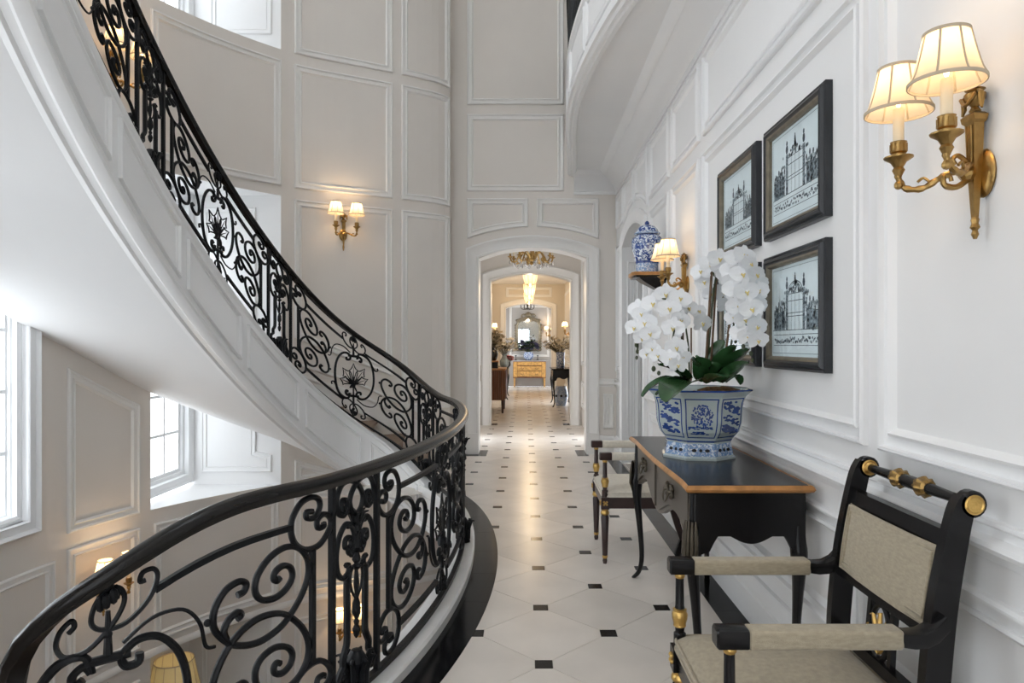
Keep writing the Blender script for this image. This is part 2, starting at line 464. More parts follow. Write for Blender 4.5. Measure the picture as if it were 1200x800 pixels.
for i, (ta, tb, z0, z1) in enumerate(WINS):
    yw1, yw0 = wpos(ta)[0].y, wpos(tb)[0].y
    w = window_x('window_%d' % (i + 3), min(wpos(ta)[0].x, wpos((ta + tb) / 2)[0].x, wpos(tb)[0].x) - .05, yw0, yw1, z0, z1, 2, 6, fw=.06)
    mb = MB()
    moulding(mb, [(ta - .10, z0 - .10), (tb + .1, z0 - .10), (tb + .1, z1 + .10), (ta - .10, z1 + .10)], wmap, [(0, 0), (0, .05), (.02, .06), (.05, .05), (.07, .035), (.17, .03), (.185, .04), (.20, .03), (.20, -.05)], .2, k=.5)
    mb.build('casing', M['winframe'], w)

# ---------------- panel mouldings of the curved wall
def panel(parent, poly, mapf, m='trim', prof=PROF, k=1.0, step=.15):
    b = MB(); moulding(b, poly, mapf, prof, step, k); return b.build('panel_moulding', M[m], parent)
def rect(a, b, z0, z1): return [(a, z0), (b, z0), (b, z1), (a, z1)]
def out_t(s):
    xs = [1.9, 2.8, 3.5, 4.56, 5.3, 6.2, 7.2, 8.4]
    return interp(s, xs, [T527, t_near(-1.95, 7.88), t_near(-3.05, 6.97), t_near(-3.70, 5.5), t_near(-3.78, 4.6), t_near(-3.72, 3.6), t_near(-3.5, 2.4), t_near(-3.0, 1.0)])
def z_out(t):
    return interp(t, [T527, T345, T175, t_near(-3.68, 5.6), t_near(-3.68, 5.6) + 1], [-.36, .30, .965, 1.34, 1.77])
def s_of_t(t):
    lo, hi = 1.9, 8.6
    for _ in range(40):
        m_ = (lo + hi) / 2
        if out_t(m_) < t: lo = m_
        else: hi = m_
    return lo
def z_nose(s): return .70 * (s - 2.15) + .175
COLS = [(T527 + .03, T470), (T458, T345), (T165, T73)]
for ci, (a, b) in enumerate(COLS):
    panel(wall_left, rect(a, b, 4.62, 7.2), wmap); panel(wall_left, rect(a, b, 3.136, 4.50), wmap)
    za, zb_ = z_nose(s_of_t(a)), z_nose(s_of_t(b))
    if ci == 0: panel(wall_left, rect(a, b, .62, 3.01), wmap)
    else: panel(wall_left, [(a, za + .62), (b, zb_ + .62), (b, 3.01 if ci < 2 else 3.06), (a, 3.01)], wmap)
    if ci > 0: panel(wall_left, [(a, -.12), (b, -.12), (b, z_out(b) - .16), (a, z_out(a) - .16)], wmap)
    panel(wall_left, rect(a, b, -1.34, -.25), wmap); panel(wall_left, rect(a, b, -3.1, -1.62), wmap)
panel(wall_left, rect(T333, T175, 3.136, 4.50), wmap); panel(wall_left, rect(T333 + .03, T175 - .03, -1.34, -.25), wmap)
tb = T73 + .12
panel(wall_left, rect(tb, TW2 + .4, -1.34, -.30), wmap); panel(wall_left, rect(tb, TW2 + .4, 3.136, 4.5), wmap)
for a in ():
    for z0, z1 in ((-1.34, -.25), (-.12, 3.0), (3.136, 4.5), (4.62, 7.2)): panel(wall_left, rect(a, min(a + 1.1, TEND - .1), z0, z1), wmap)
# niche reveals
mR = lambda x, z, d: Vector((x, pA.y - d, z))
x0 = pA.x - .10; x1 = XW + .13
panel(wall_left, [(x1, .02), (x0, .02), (x0, .21), (x0 - .17, .25), (x0 - .17, 2.9), (x1, 2.9)], mR, 'trim_r', PROF_SMALL)
panel(wall_left, rect(x1 + .1, x0, 4.78, 7.15), mR, 'trim_r', PROF_SMALL)
panel(wall_left, rect(x1, x0, -2.5, -1.55), mR, 'trim_r', PROF_SMALL)
# horizontal bands round the curved wall
def band(z0, z1, d, t0=T527, t1=TEND):
    mb = MB(); ts = steps(t0, t1, .12)
    sweep(mb, [(wmap(t, 0), Vector((*wpos(t)[2], 0)), Vector((0, 0, 1))) for t in ts], [(-.005, z0), (d, z0), (d * 1.15, z0 + .02), (d, z1 - .02), (d * .4, z1), (-.005, z1)])
    return mb
band(-1.462, -1.40, .022).build('band_moulding', M['trim'], wall_left)
band(-3.4, -3.18, .02).build('skirting', M['trim'], wall_left)
# raked stair skirting
mb = MB(); rows = []
ss_ = steps(2.15, 8.2, .12)
for dz0, dz1, d in ((.0, .20, .018), (.20, .235, .034), (.33, .36, .022)):
    sweep(mb, [(wmap(out_t(s), z_nose(s)), Vector((*wpos(out_t(s))[2], 0)), Vector((0, 0, 1))) for s in ss_], [(-.005, dz0), (d, dz0), (d, dz1), (-.005, dz1)])
mb.build('stair_skirting', M['trim'], wall_left)

# ---------------- right wall
XR = 1.17
def RY(u): return XR * 800 / (u - 616)
def RZ(u, v): return 1.404 - (v - 404) * XR / (u - 616)
rmap = lambda y, z, d=0.: Vector((XR - d, y, z))
DY0, DY1 = 6.72, 8.12
darch = seg_arch((DY0 + DY1) / 2, (DY1 - DY0) / 2, 2.57, 2.70)
mb = MB()
wall_strips(mb, rmap, [-1.3, 0, 2, 4, 6] + steps(DY0, DY1, .08) + [8.8], Z_LOW, Z_TOP, [(DY0, DY1, 0.0, darch)])
wall_right = struct(mb.build('wall_right', M['wall_r']))
RP = [(-.9, .55), (.66, 2.232), (2.33, 4.455), (4.565, 5.41), (5.53, 6.365), (6.49, 7.25), (7.35, 8.05), (8.14, 8.7)]
for i, (a, b) in enumerate(RP):
    if a < 6.4 or a > 8.1: panel(wall_right, rect(a, b, 2.765 if a < 6.4 else 2.88, 3.29), rmap, 'trim_r', step=9)
    else:
        f_ = seg_arch(7.42, .95, 2.70, 2.945); panel(wall_right, [(a + (b - a) * k / 8, f_(a + (b - a) * k / 8)) for k in range(9)] + [(b, 3.29), (a, 3.29)], rmap, 'trim_r', step=9)
    panel(wall_right, rect(a, b, 4.35, 7.2), rmap, 'trim_r', step=9)
    if i < 5:
        panel(wall_right, rect(a, b, 1.06, 2.65), rmap, 'trim_r', step=9)
        panel(wall_right, rect(a, b, .33, .775), rmap, 'trim_r', step=9)
panel(wall_right, rect(8.33, 8.7, 1.06, 2.65), rmap, 'trim_r', step=9)
def rail_y(z_pts, y0, y1, name, parent, m='trim_r', x=XR, sgn=-1):
    mb = MB(); mb.prism([(x + sgn * d, z) for d, z in z_pts], 1, y0, y1); return mb.build(name, M[m], parent)
CHAIR = [(-.01, .86), (.008, .865), (.012, .885), (.035, .895), (.042, .908), (.038, .92), (.015, .93), (.012, .95), (.022, .958), (.02, .968), (-.01, .97)]
BASEB = [(-.01, 0), (.04, 0), (.04, .15), (.032, .16), (.032, .20), (.022, .215), (.016, .235), (-.01, .24)]
for y0, y1 in ((-1.2, DY0 - .16), (DY1 + .16, 8.79)):
    rail_y(CHAIR, y0, y1, 'chair_rail', wall_right)
struct(rail_y(BASEB, -1.2, DY0 - .16, 'baseboard_right', None))
struct(rail_y(BASEB, DY1 + .16, 8.79, 'baseboard_right', None))
# cornice under the balcony
CORN = [(0, 3.34), (.012, 3.34), (.02, 3.37), (.012, 3.385), (.03, 3.40), (.05, 3.44), (.10, 3.50), (.155, 3.53), (.165, 3.55), (.19, 3.56), (.22, 3.585), (.24, 3.60), (0, 3.60)]
mb = MB(); mb.prism([(XR - d, z) for d, z in CORN], 1, 2.0, 8.8)
mb.prism([(8.8 - d, z) for d, z in CORN], 0, .62, 1.17)
struct(mb.build('trim_2', M['trim_r']))
# arched doorway in the right wall
d1 = struct(MB().build('door_1', M['trim_r'])) if False else None
mb = MB()
oc = (DY0 + DY1) / 2; ow = (DY1 - DY0) / 2 + .15; oa = seg_arch(oc, ow, 2.66, 2.85)
arc = [(oc + ow * (1 - 2 * k / 16), oa(oc + ow * (1 - 2 * k / 16))) for k in range(17)]
CAS = [(0, 0), (0, .03), (.02, .038), (.045, .028), (.06, .02), (.125, .018), (.135, .028), (.15, .026), (.15, -.02)]
moulding(mb, [(oc - ow, -.2), (oc + ow, -.2)] + arc, rmap, CAS, step=9)
door1 = struct(mb.build('door_1', M['trim_r']))
mb = MB()
for y in (DY0, DY1): mb.quad((XR, y, 0), (XR + .20, y, 0), (XR + .20, y, 2.57), (XR, y, 2.57))
ys = steps(DY0, DY1, .08)
for a, b in zip(ys[:-1], ys[1:]): mb.quad((XR, a, darch(a)), (XR, b, darch(b)), (XR + .2, b, darch(b)), (XR + .2, a, darch(a)))
for q_ in (((XR + .2, DY1 + .2), (XR + 1.4, DY1 + .2)), ((XR + 1.4, DY1 + .2), (XR + 1.4, DY0 - .2)), ((XR + .2, DY0 - .2), (XR + 1.4, DY0 - .2)), ((XR + .2, DY1), (XR + .2, DY1 + .2)), ((XR + .2, DY0), (XR + .2, DY0 - .2))): mb.quad((*q_[0], 0), (*q_[1], 0), (*q_[1], 2.9), (*q_[0], 2.9))
mb.quad((XR + .2, DY0 - .2, 2.75), (XR + 1.4, DY0 - .2, 2.75), (XR + 1.4, DY1 + .2, 2.75), (XR + .2, DY1 + .2, 2.75))
mb.build('reveal', M['trim_r'], door1)
panel(door1, rect(XR + .035, XR + .175, .3, 2.4), lambda x, z, d: Vector((x, DY1 - d, z)), 'trim_r', PROF_SMALL, step=9)

# ---------------- far wall with the first arch
AC, AW = .0875, .693
YF = 8.8
fmap = lambda x, z, d=0.: Vector((x, YF - d, z))
farch = seg_arch(AC, AW, 2.515, 2.655)
mb = MB()
wall_strips(mb, fmap, [-1.05] + steps(AC - AW, AC + AW, .09) + [XR], Z_LOW, Z_TOP, [(AC - AW, AC + AW, 0., farch)])
wall_back = struct(mb.build('wall_back', M['wall']))
panel(wall_back, rect(-.755, .49, 3.385, 4.375), fmap, step=9)
panel(wall_back, rect(-.755, .49, 4.50, 7.2), fmap, step=9)
def small_panel(xa, xb):
    f = seg_arch(AC, .858, 2.765, 2.925)
    n = 8; bot = [(xa + (xb - xa) * k / n, f(xa + (xb - xa) * k / n)) for k in range(n + 1)]
    panel(wall_back, bot + [(xb, 3.29), (xa, 3.29)], fmap, step=9)
small_panel(-.755, .03); small_panel(.145, .94)
ow = AW + .165
def arch_casing(y, name, ow=ow, m='trim', zs=2.645, za=2.815):
    f = seg_arch(AC, ow, zs, za)
    arc = [(AC + ow * (1 - 2 * k / 20), f(AC + ow * (1 - 2 * k / 20))) for k in range(21)]
    mb = MB()
    moulding(mb, [(AC - ow, -.2), (AC + ow, -.2)] + arc, lambda x, z, d: Vector((x, y - d, z)), [(0, 0), (0, .035), (.022, .045), (.05, .033), (.065, .022), (.135, .02), (.147, .032), (.165, .03), (.165, -.02)], step=9)
    return mb.build(name, M[m], wall_back)
arch_casing(YF, 'arch_casing')
for x in (-.77, .78):
    b = MB(); b.box(x, x + .165, YF - .055, YF, 0, .27); b.build('plinth_block', M['trim'], wall_back)
b = MB(); b.prism([(YF - d, z) for d, z in CHAIR], 0, AC + ow, XR - .03); b.build('chair_rail', M['trim'], wall_back)
b = MB(); b.prism([(YF - d, z) for d, z in BASEB], 0, AC + ow, XR - .03); struct(b.build('baseboard_back', M['trim']))
b = MB(); b.prism([(YF - d, z) for d, z in BASEB], 0, -.95, AC - ow); struct(b.build('baseboard_back', M['trim']))
panel(wall_back, rect(1.0, 1.13, .33, .775), fmap, step=9)

# ---------------- the enfilade beyond
def arch_reveal(mb, y0, y1, f):
    for x in (AC - AW, AC + AW): mb.quad((x, y0, 0), (x, y1, 0), (x, y1, 2.515), (x, y0, 2.515))
    xs = steps(AC - AW, AC + AW, .09)
    for a, b in zip(xs[:-1], xs[1:]): mb.quad((a, y0, f(a)), (b, y0, f(b)), (b, y1, f(b)), (a, y1, f(a)))
mb = MB(); arch_reveal(mb, YF, 9.10, farch); arch_reveal(mb, 11.95, 12.2, farch); arch_reveal(mb, 20.8, 21.05, farch)
struct(mb.build('trim_3', M['trim']))
HV = 3.25
def enf_wall(y, xa, xb, name, m, z1=HV + .2):
    mb = MB(); wall_strips(mb, lambda x, z: Vector((x, y, z)), [xa] + steps(AC - AW, AC + AW, .09) + [xb], 0, z1, [(AC - AW, AC + AW, 0., farch)])
    return struct(mb.build(name, M[m]))
enf_wall(9.10, -1.1, 1.3, 'wall_vestibule', 'corr'); enf_wall(11.95, -1.1, 1.3, 'wall_vestibule', 'wall'); enf_wall(12.2, -1.1, 1.3, 'wall_corridor', 'corr')
wc3 = enf_wall(20.8, -1.1, 1.3, 'wall_corridor', 'corr'); enf_wall(21.05, -1.1, 1.3, 'wall_end', 'endwall')
arch_casing(11.95, 'arch_casing'); arch_casing(20.8, 'arch_casing')
panel(wc3, rect(-.6, .8, 2.86, 3.16), lambda x, z, d: Vector((x, 20.8 - d, z)), step=9)
mb = MB()
for x in (-.80, .985): wall_strips(mb, (lambda x: lambda y, z: Vector((x, y, z)))(x), [9.1, 11.95], 0, HV, [(9.75, 10.55, 0., lambda y: 2.3)])
vest = struct(mb.build('wall_vestibule', M['wall']))
for x, sg in ((-.80, 1), (.985, -1)):
    for z0, z1 in ((1.05, 2.9), (.33, .78)): panel(vest, rect(11.1, 11.85, z0, z1), (lambda x, sg: lambda y, z, d: Vector((x + sg * d, y, z)))(x, sg), step=9)
CX0, CX1 = -1.03, 1.20
mb = MB()
WY = [(13.2, 14.6), (17.9, 19.3)]      # tall side windows on the right of the corridor, behind the arch pier
xf = lambda x: (lambda y, z: Vector((x, y, z)))
wall_strips(mb, xf(CX0), [12.2, 20.8], 0, HV, []); wall_strips(mb, xf(CX1), [12.2, 20.8], 0, HV, [(15.9, 17.1, .0, lambda y: 2.4)])
cor = struct(mb.build('wall_corridor', M['corr']))
mb = MB()
wall_strips(mb, xf(CX0), [21.05, 23.1], 0, HV, [(21.5, 22.7, 0., lambda y: 2.5)]); wall_strips(mb, xf(CX1), [21.05, 23.1], 0, HV, [(21.5, 22.7, 0., lambda y: 2.5)])
mb.quad((CX0, 23.1, 0), (CX1, 23.1, 0), (CX1, 23.1, HV), (CX0, 23.1, HV))
wend = struct(mb.build('wall_end', M['endwall']))
panel(wend, rect(-.55, .80, 1.0, 2.75), lambda x, z, d: Vector((x, 23.1 - d, z)), step=9)
b = MB(); b.prism([(23.1 - d, z) for d, z in CHAIR], 0, CX0, CX1); b.build('chair_rail', M['endwall'], wend)
for y0, y1, x, sg in ((12.2, 20.8, CX0, 1), (12.2, 15.9, CX1, -1), (17.1, 20.8, CX1, -1)):
    rail_y(CHAIR, y0, y1, 'chair_rail', cor, 'trim', x, sg)
    struct(rail_y(BASEB, y0, y1, 'baseboard_left' if sg > 0 else 'baseboard_right', None, 'trim', x, sg))
for y0 in (12.4, 14.5, 16.6, 18.7):
    panel(cor, rect(y0, y0 + 1.95, 1.05, 2.95), lambda y, z, d: Vector((CX0 + d, y, z)), step=9)
for y0, y1 in ((12.4, 15.7), (17.3, 20.6)):
    panel(cor, rect(y0, y1, 1.05, 2.95), lambda y, z, d: Vector((CX1 - d, y, z)), step=9)
mb = MB()
mb.quad((-1.1, 9.1, HV), (1.3, 9.1, HV), (1.3, 23.1, HV), (-1.1, 23.1, HV))
struct(mb.build('ceiling', M['trim']))

# ---------------- floors
FE = lambda y: None
mb = MB()
# hall slab: from the well edge to the right wall
ss2 = steps(-3.1, 1.95, .1)
edge = [path(s, .02)[0] for s in ss2]
top = [(p.x, p.y) for p in edge] + [(-1.02, 6.9), (-1.02, 8.8), (XR, 8.8), (XR, -1.2), (-1.6, -1.2), (-1.6, 1.6)]
ZF = -.006
for i in range(len(edge) - 1):
    p, q = edge[i], edge[i + 1]
    for z in (ZF, -.34): mb.quad((p.x, p.y, z), (q.x, q.y, z), (XR, q.y, z), (XR, p.y, z))
e0, e1 = edge[0], edge[-1]
for z in (ZF, -.34):
    mb.quad((-1.6, -1.2, z), (XR, -1.2, z), (XR, e0.y, z), (-1.6, e0.y, z))
    mb.quad((-1.0, e1.y, z), (XR, e1.y, z), (XR, 9.1, z), (-1.0, 9.1, z))
mb.quad((-1.1, 9.1, ZF), (1.3, 9.1, ZF), (1.3, 23.1, ZF), (-1.1, 23.1, ZF))
mb.quad((XR, DY0 - .2, ZF), (XR + 1.4, DY0 - .2, ZF), (XR + 1.4, DY1 + .2, ZF), (XR, DY1 + .2, ZF))
floor = struct(mb.build('floor', M['grout']))
mb = MB(); mb.quad((-4.2, -1.2, Z_LOW), (XR, -1.2, Z_LOW), (XR, 9, Z_LOW), (-4.2, 9, Z_LOW)); struct(mb.build('floor', M['carpet']))
# tiles
LT = .6475; X0T, Y0T = .0800, 3.003; HI = .0395; GAP = .0014
def clip(poly, n, c):
    out = []
    for i in range(len(poly)):
        a, b = poly[i - 1], poly[i]
        da, db = a[0] * n[0] + a[1] * n[1] - c, b[0] * n[0] + b[1] * n[1] - c
        if (da >= 0) != (db >= 0):
            f = da / (da - db); out.append((a[0] + (b[0] - a[0]) * f, a[1] + (b[1] - a[1]) * f))
        if db >= 0: out.append(b)
    return out
ZONES = ((-1.6, 1.06, .9, 8.79), (-.605, .78, 8.79, 9.1), (-.80, .985, 9.1, 11.95), (-.605, .78, 11.95, 12.2), (CX0 + .03, CX1 - .03, 12.2, 23.05))
def well_clip(poly, cy):
    if cy > 6.3 or cy < 1.0: return poly
    best = min(((path(s, .16)[0] - Vector((sum(p[0] for p in poly) / len(poly), cy))).length, s) for s in steps(-2.6, 1.9, .15))[1]
    for s in (best - .2, best, best + .2):
        p, t, n = path(s, .16)
        poly = clip(poly, (n.x, n.y), n.x * p.x + n.y * p.y)
        if len(poly) < 3: return []
    return poly
def lay(poly0, name, m):
  for z in ZONES:
    poly = poly0
    if max(p[1] for p in poly) <= z[2] or min(p[1] for p in poly) >= z[3]: continue
    cy = sum(p[1] for p in poly) / len(poly)
    for n, c in (((1, 0), z[0]), ((-1, 0), -z[1]), ((0, 1), z[2]), ((0, -1), -z[3])):
        if len(poly) >= 3: poly = clip(poly, n, c)
    if len(poly) < 3: continue
    poly = well_clip(poly, cy)
    if len(poly) < 3 or abs(area2(poly)) < 2e-4: continue
    b = MB(); cx = sum(p[0] for p in poly) / len(poly); cy = sum(p[1] for p in poly) / len(poly)
    pl = [(p[0] - cx, p[1] - cy) for p in poly]
    b.prism(pl, 2, -.006, 0)
    b.build(name, M[m], floor, loc=(cx, cy, 0))
h = LT / 2
for j in range(-4, 63):
    for i in range(-6, 5):
        if (i + j) % 2 == 0:
            cx, cy = X0T + i * h, Y0T + j * h
            g = HI - .0008
            if .9 < cy < 23 and -1.7 < cx < 1.25:
                lay([(cx - g, cy - g), (cx + g, cy - g), (cx + g, cy + g), (cx - g, cy + g)], 'floor_inset', 'inset')
        else:
            cx, cy = X0T + i * h, Y0T + j * h
            if .7 < cy < 23.2 and -1.8 < cx < 1.4:
                e = h - GAP * 1.4; k = HI + .0008; q = h - HI - GAP
                lay([(cx + q, cy - k + GAP), (cx + q, cy + k - GAP), (cx + k - GAP, cy + q), (cx - k + GAP, cy + q), (cx - q, cy + k - GAP), (cx - q, cy - k + GAP), (cx - k + GAP, cy - q), (cx + k - GAP, cy - q)], 'floor_tile', 'tile')
# black borders
def border(pts):
    b = MB(); b.prism(pts, 2, -.006, .0015); b.build('border_tile', M['border'], floor)
y = .6
while y < 8.5:
    border([(.995, y), (1.14, y), (1.14, min(y + .598, 8.6)), (.995, min(y + .598, 8.6))]); y += .6
s = -2.9
while s < 1.75:
    a, b = s, min(s + .448, 1.8)
    ins = [path(q, .075)[0] for q in steps(a, b, .08)]; outs = [path(q, .235)[0] for q in steps(a, b, .08)]
    border([tuple(p) for p in outs] + [tuple(p) for p in reversed(ins)]); s += .45
for x0, x1, y0, y1 in ((-.785, -.50, 8.62, 9.1), (.655, .80, 8.62, 9.1), (-.62, -.50, 11.95, 12.2), (.66, .79, 11.95, 12.2)): border([(x0, y0), (x1, y0), (x1, y1), (x0, y1)])
# curb and well fascia along the hall edge
mb = MB(); rows = []
for s in steps(-4.6, 1.86, .08):
    p, t, n = path(s); zt = z_base(s) - .005; zb_ = z_bot(s)
    if s > 1.5: zt = min(zt, .055)
    prof = [(-.085, zt - .012), (-.078, zt), (.068, zt), (.078, zt - .012), (.078, min(-.02, zt - .2)), (.075, zb_), (-.06, zb_), (-.06, zb_ + .05), (-.075, zb_ + .07), (-.075, zt - .09), (-.085, zt - .08)]
    rows.append([Vector((p.x + n.x * a, p.y + n.y * a, z)) for a, z in prof])
mb.loft(rows); struct(mb.build('trim_4', M['marble']))
# upper ceiling over the upstairs hall; an added opening, out of view, lets daylight into the well
mb = MB()
SKY = (-2.9, -.8, .9, 3.2)      # unseen opening over the near half of the stairwell, added for daylight
for x0, x1, y0, y1 in ((-4.2, XR, -1.3, SKY[2]), (-4.2, XR, SKY[3], 8.9), (-4.2, SKY[0], SKY[2], SKY[3]), (SKY[1], XR, SKY[2], SKY[3])): mb.quad((x0, y0, Z_TOP), (x1, y0, Z_TOP), (x1, y1, Z_TOP), (x0, y1, Z_TOP))
struct(mb.build('ceiling', M['trim']))
# wall behind the camera with a glazed garden door
mb = MB(); wall_strips(mb, lambda x, z: Vector((x, -1.3, z)), [-1.5, XR], Z_LOW, Z_TOP, [(-.85, .30, 0., lambda x: 2.55)]); wf = struct(mb.build('wall_front', M['corr']))
mb = MB(); moulding(mb, [(-.85, 0), (.30, 0), (.30, 2.55), (-.85, 2.55)], lambda x, z, d: Vector((x, -1.3 + d, z)), [(0, -.05), (0, .03), (.07, .03), (.07, -.05)], 9); d4 = struct(mb.build('door_4', M['ebony']))
for z in (.7, 1.3, 1.9): b = MB(); b.box(-.80, .25, -1.32, -1.28, z - .02, z + .02); b.build('muntin', M['ebony'], d4)
b = MB(); b.box(-.31, -.24, -1.33, -1.27, .05, 2.5); b.build('muntin', M['ebony'], d4)
b = MB(); b.quad((-.8, -1.3, .05), (.25, -1.3, .05), (.25, -1.3, 2.5), (-.8, -1.3, 2.5)); b.build('glass_pane', M['glass'], d4)
# ================================================================== STAIRCASE
stair = thing('staircase', 'white curved staircase with panelled string and smooth soffit sweeping up along the left wall', 'staircase', (0, 0, 0))
S0, S1 = 1.72, 8.3
mb = MB(); rows = []
for s in steps(S0, S1, .09):
    p, t, n = path(s); zt = max(z_base(s) - .02, .05) if s < 1.9 else z_base(s) - .02; zb_ = z_bot(s)
    prof = [(.06, zt - .3), (.06, zt), (-.075, zt), (-.082, zt - .012), (-.075, zt - .03), (-.065, zt - .04), (-.065, zb_ + .06), (-.085, zb_ + .05), (-.092, zb_ + .03), (-.085, zb_ + .012), (-.06, zb_), (-.02, zb_ - .004), (.0, zb_ + .012), (.04, zb_ + .012), (.055, zb_ - .006), (.09, zb_)]
    rows.append([Vector((p.x + n.x * a, p.y + n.y * a, z)) for a, z in prof])
mb.loft(rows); mb.build('string', M['trim_r'], stair, sharp=30)
# sunk panels of the string
smap = lambda s, r, d: (lambda p, n: Vector((p.x - n.x * (.065 + d), p.y - n.y * (.065 + d), z_bot(s) + .06 + r * (z_base(s) - .06 - z_bot(s) - .06))))(path(s)[0], path(s)[2])
a = 1.85
while a < 8.0:
    b = MB()
    W = .82
    pl = [(a + .05, .13), (a + W - .05, .13), (a + W - .05, .87), (a + .05, .87)]
    # inset the outline in (s, r) with a thin profile
    rows = []
    for w, d in ((0, 0), (.004, .022), (.014, .024), (.022, .005), (.036, .008), (.046, 0)):
        row = []
        q = [(pl[0][0] + w, pl[0][1] + w * 2), (pl[1][0] - w, pl[1][1] + w * 2), (pl[2][0] - w, pl[2][1] - w * 2), (pl[3][0] + w, pl[3][1] - w * 2)]
        for i in range(4):
            e, f = q[i], q[(i + 1) % 4]; nn = 9 if i % 2 == 0 else 1
            for k in range(nn): row.append(smap(e[0] + (f[0] - e[0]) * k / nn, e[1] + (f[1] - e[1]) * k / nn, d))
        rows.append(row)
    b.grid(rows, closed_u=True); b.build('panel_moulding', M['trim_r'], stair); a += W
# soffit
mb = MB(); rows = []
for s in steps(1.95, S1, .1):
    p, t, n = path(s, .085); o = wpos(out_t(s))[0]; zi = z_bot(s); zo = z_out(out_t(s))
    rows.append([Vector((*p.lerp(o, k / 8), zi + (zo - zi) * k / 8)) for k in range(9)])
mb.grid(rows); mb.build('soffit', M['soffit'], stair, sharp=60)
# treads and risers, carpeted
for k in range(22):
    sa = 2.15 + .25 * k; sb = sa + .25; z = .175 * (k + 1)
    if sb > S1: break
    b = MB()
    ia, ib = path(sa - .03, .055)[0], path(sb, .055)[0]; oa, ob = wpos(out_t(sa - .03))[0], wpos(out_t(sb))[0]
    b.prism([tuple(ia), tuple(ib), tuple(ob), tuple(oa)], 2, z - .035, z); b.build('tread', M['carpet'], stair)
    b = MB(); ia, oa = path(sa, .055)[0], wpos(out_t(sa))[0]
    d = (path(sa + .02, .055)[0] - ia)
    b.prism([tuple(ia), tuple(ia + d), tuple(oa + d), tuple(oa)], 2, z - .175, z - .035); b.build('riser', M['carpet'], stair)

# the flight below, from the hall down to the lower floor
for k in range(18):
    sa = 4.05 + .25 * k; sb = sa + .25; z = -.175 * (18 - k)
    b = MB(); ia, ib = path(sa - .03, .055)[0], path(sb, .055)[0]; oa, ob = wpos(out_t(sa - .03))[0], wpos(out_t(sb))[0]
    b.prism([tuple(ia), tuple(ib), tuple(ob), tuple(oa)], 2, z - .175, z); b.build('tread', M['carpet'], stair)
mb = MB(); rows = []
for s in steps(4.0, 8.6, .1):
    p, t, n = path(s); zt = -3.325 + .70 * (s - 4.05) + .22
    rows.append([Vector((p.x + n.x * a, p.y + n.y * a, z)) for a, z in ((.06, max(zt - .55, -3.4)), (.06, zt), (-.07, zt), (-.07, max(zt - .55, -3.4)))])
mb.loft(rows); mb.build('string', M['trim_r'], stair, sharp=30)

# ================================================================== RAILING
railing = thing('stair_railing', 'black wrought iron railing of scrolls and medallions curving round the stairwell and up the stairs', 'railing', (0, 0, 0))
def Q(s, h, d=0.):
    p, t, n = path(s, d); return Vector((p.x, p.y, z_base(s) + h))
S_END = 8.0
def frame(s):
    p, t, n = path(s); u = Vector((n.x, n.y, 0)); T = Vector((t.x, t.y, (z_rail(s + .02) - z_rail(s - .02)) / .04)).normalized()
    w = u.cross(T) if u.cross(T).z > 0 else T.cross(u)
    return Vector((p.x, p.y, z_rail(s))), u, w.normalized()
mb = MB()
sweep(mb, [frame(s) for s in steps(-4.5, S_END, .05)], [(-.022, -.022), (-.026, -.012), (-.034, -.004), (-.036, .008), (-.026, .022), (0, .029), (.026, .022), (.036, .008), (.034, -.004), (.026, -.012), (.022, -.022)])
mb.build('handrail', M['rail'], railing, sharp=50)
def strip(name, h0, h1, w, sa, sb):
    mb = MB()
    sweep(mb, [(Q(s, 0), Vector((*path(s)[2], 0)), Vector((0, 0, 1))) for s in steps(sa, sb, .06)], [(-w, h0), (w, h0), (w, h1), (-w, h1)])
    return mb.build(name, M['iron'], railing, sharp=40)
strip('base_bar', 0, .022, .014, -4.5, S_END)
R0 = .0112
def curve2(name, pts, s0, flip=1, vf=None, r=R0, n=6, sub=5, sh=1., d=0., hc=.425):
    pp = []
    for a, h in pts:
        if vf: h = 2 * hc - h
        pp.append((a * flip, h))
    c = cr(pp, sub)
    q = [Q(s0 + p.x, p.y + (1 - sh) * (z_base(s0) - z_base(s0 + p.x)), d) for p in c]
    rr = [r] * len(q)
    mb = MB(); mb.tube(q, rr, n, flat=1.0)
    return mb.build(name, M['iron'], railing, sharp=60)
def knob(mb, s, h, r, d=0.): mb.ball(Q(s, h, d), r, 8)
SP = [(628, 340), (608, 352), (592, 332), (602, 295), (645, 278), (686, 305), (697, 360), (665, 415), (600, 445), (530, 425), (497, 365), (508, 280), (570, 205), (655, 175), (735, 205), (785, 275), (797, 360), (775, 450), (720, 540), (640, 620), (540, 653), (460, 640), (390, 595), (340, 525), (308, 440), (315, 350), (360, 285), (420, 272), (452, 300), (442, 338), (412, 342)]
SPIRAL = [((824 - x) * .00072, .425 + (587 - y) * .00058) for x, y in SP]
BR = [((824 - x) * .00072, .425 + (587 - y) * .00058) for x, y in [(365, 555), (352, 500), (375, 450), (415, 435), (430, 462), (410, 470)]]
MEDC = [(-.052, .150), (-.070, .140), (-.074, .165), (-.05, .182), (-.035, .160), (-.05, .205), (-.105, .205), (-.155, .15), (-.18, .06), (-.182, -.04), (-.16, -.125), (-.115, -.185), (-.065, -.20), (-.03, -.175), (-.038, -.145), (-.065, -.142), (-.068, -.165)]
TOPS = [(-.092, .345), (-.078, .352), (-.085, .372), (-.112, .362), (-.122, .33), (-.10, .285), (-.045, .262), (.01, .285), (.038, .325), (.030, .368), (.0, .395)]
ARCS = [(-.05, .255), (-.09, .27), (-.135, .26), (-.165, .225), (-.19, .195), (-.215, .215), (-.21, .235)]
ARC2 = [(.03, .212), (.09, .225), (.16, .19), (.20, .12), (.215, .04), (.24, .02)]
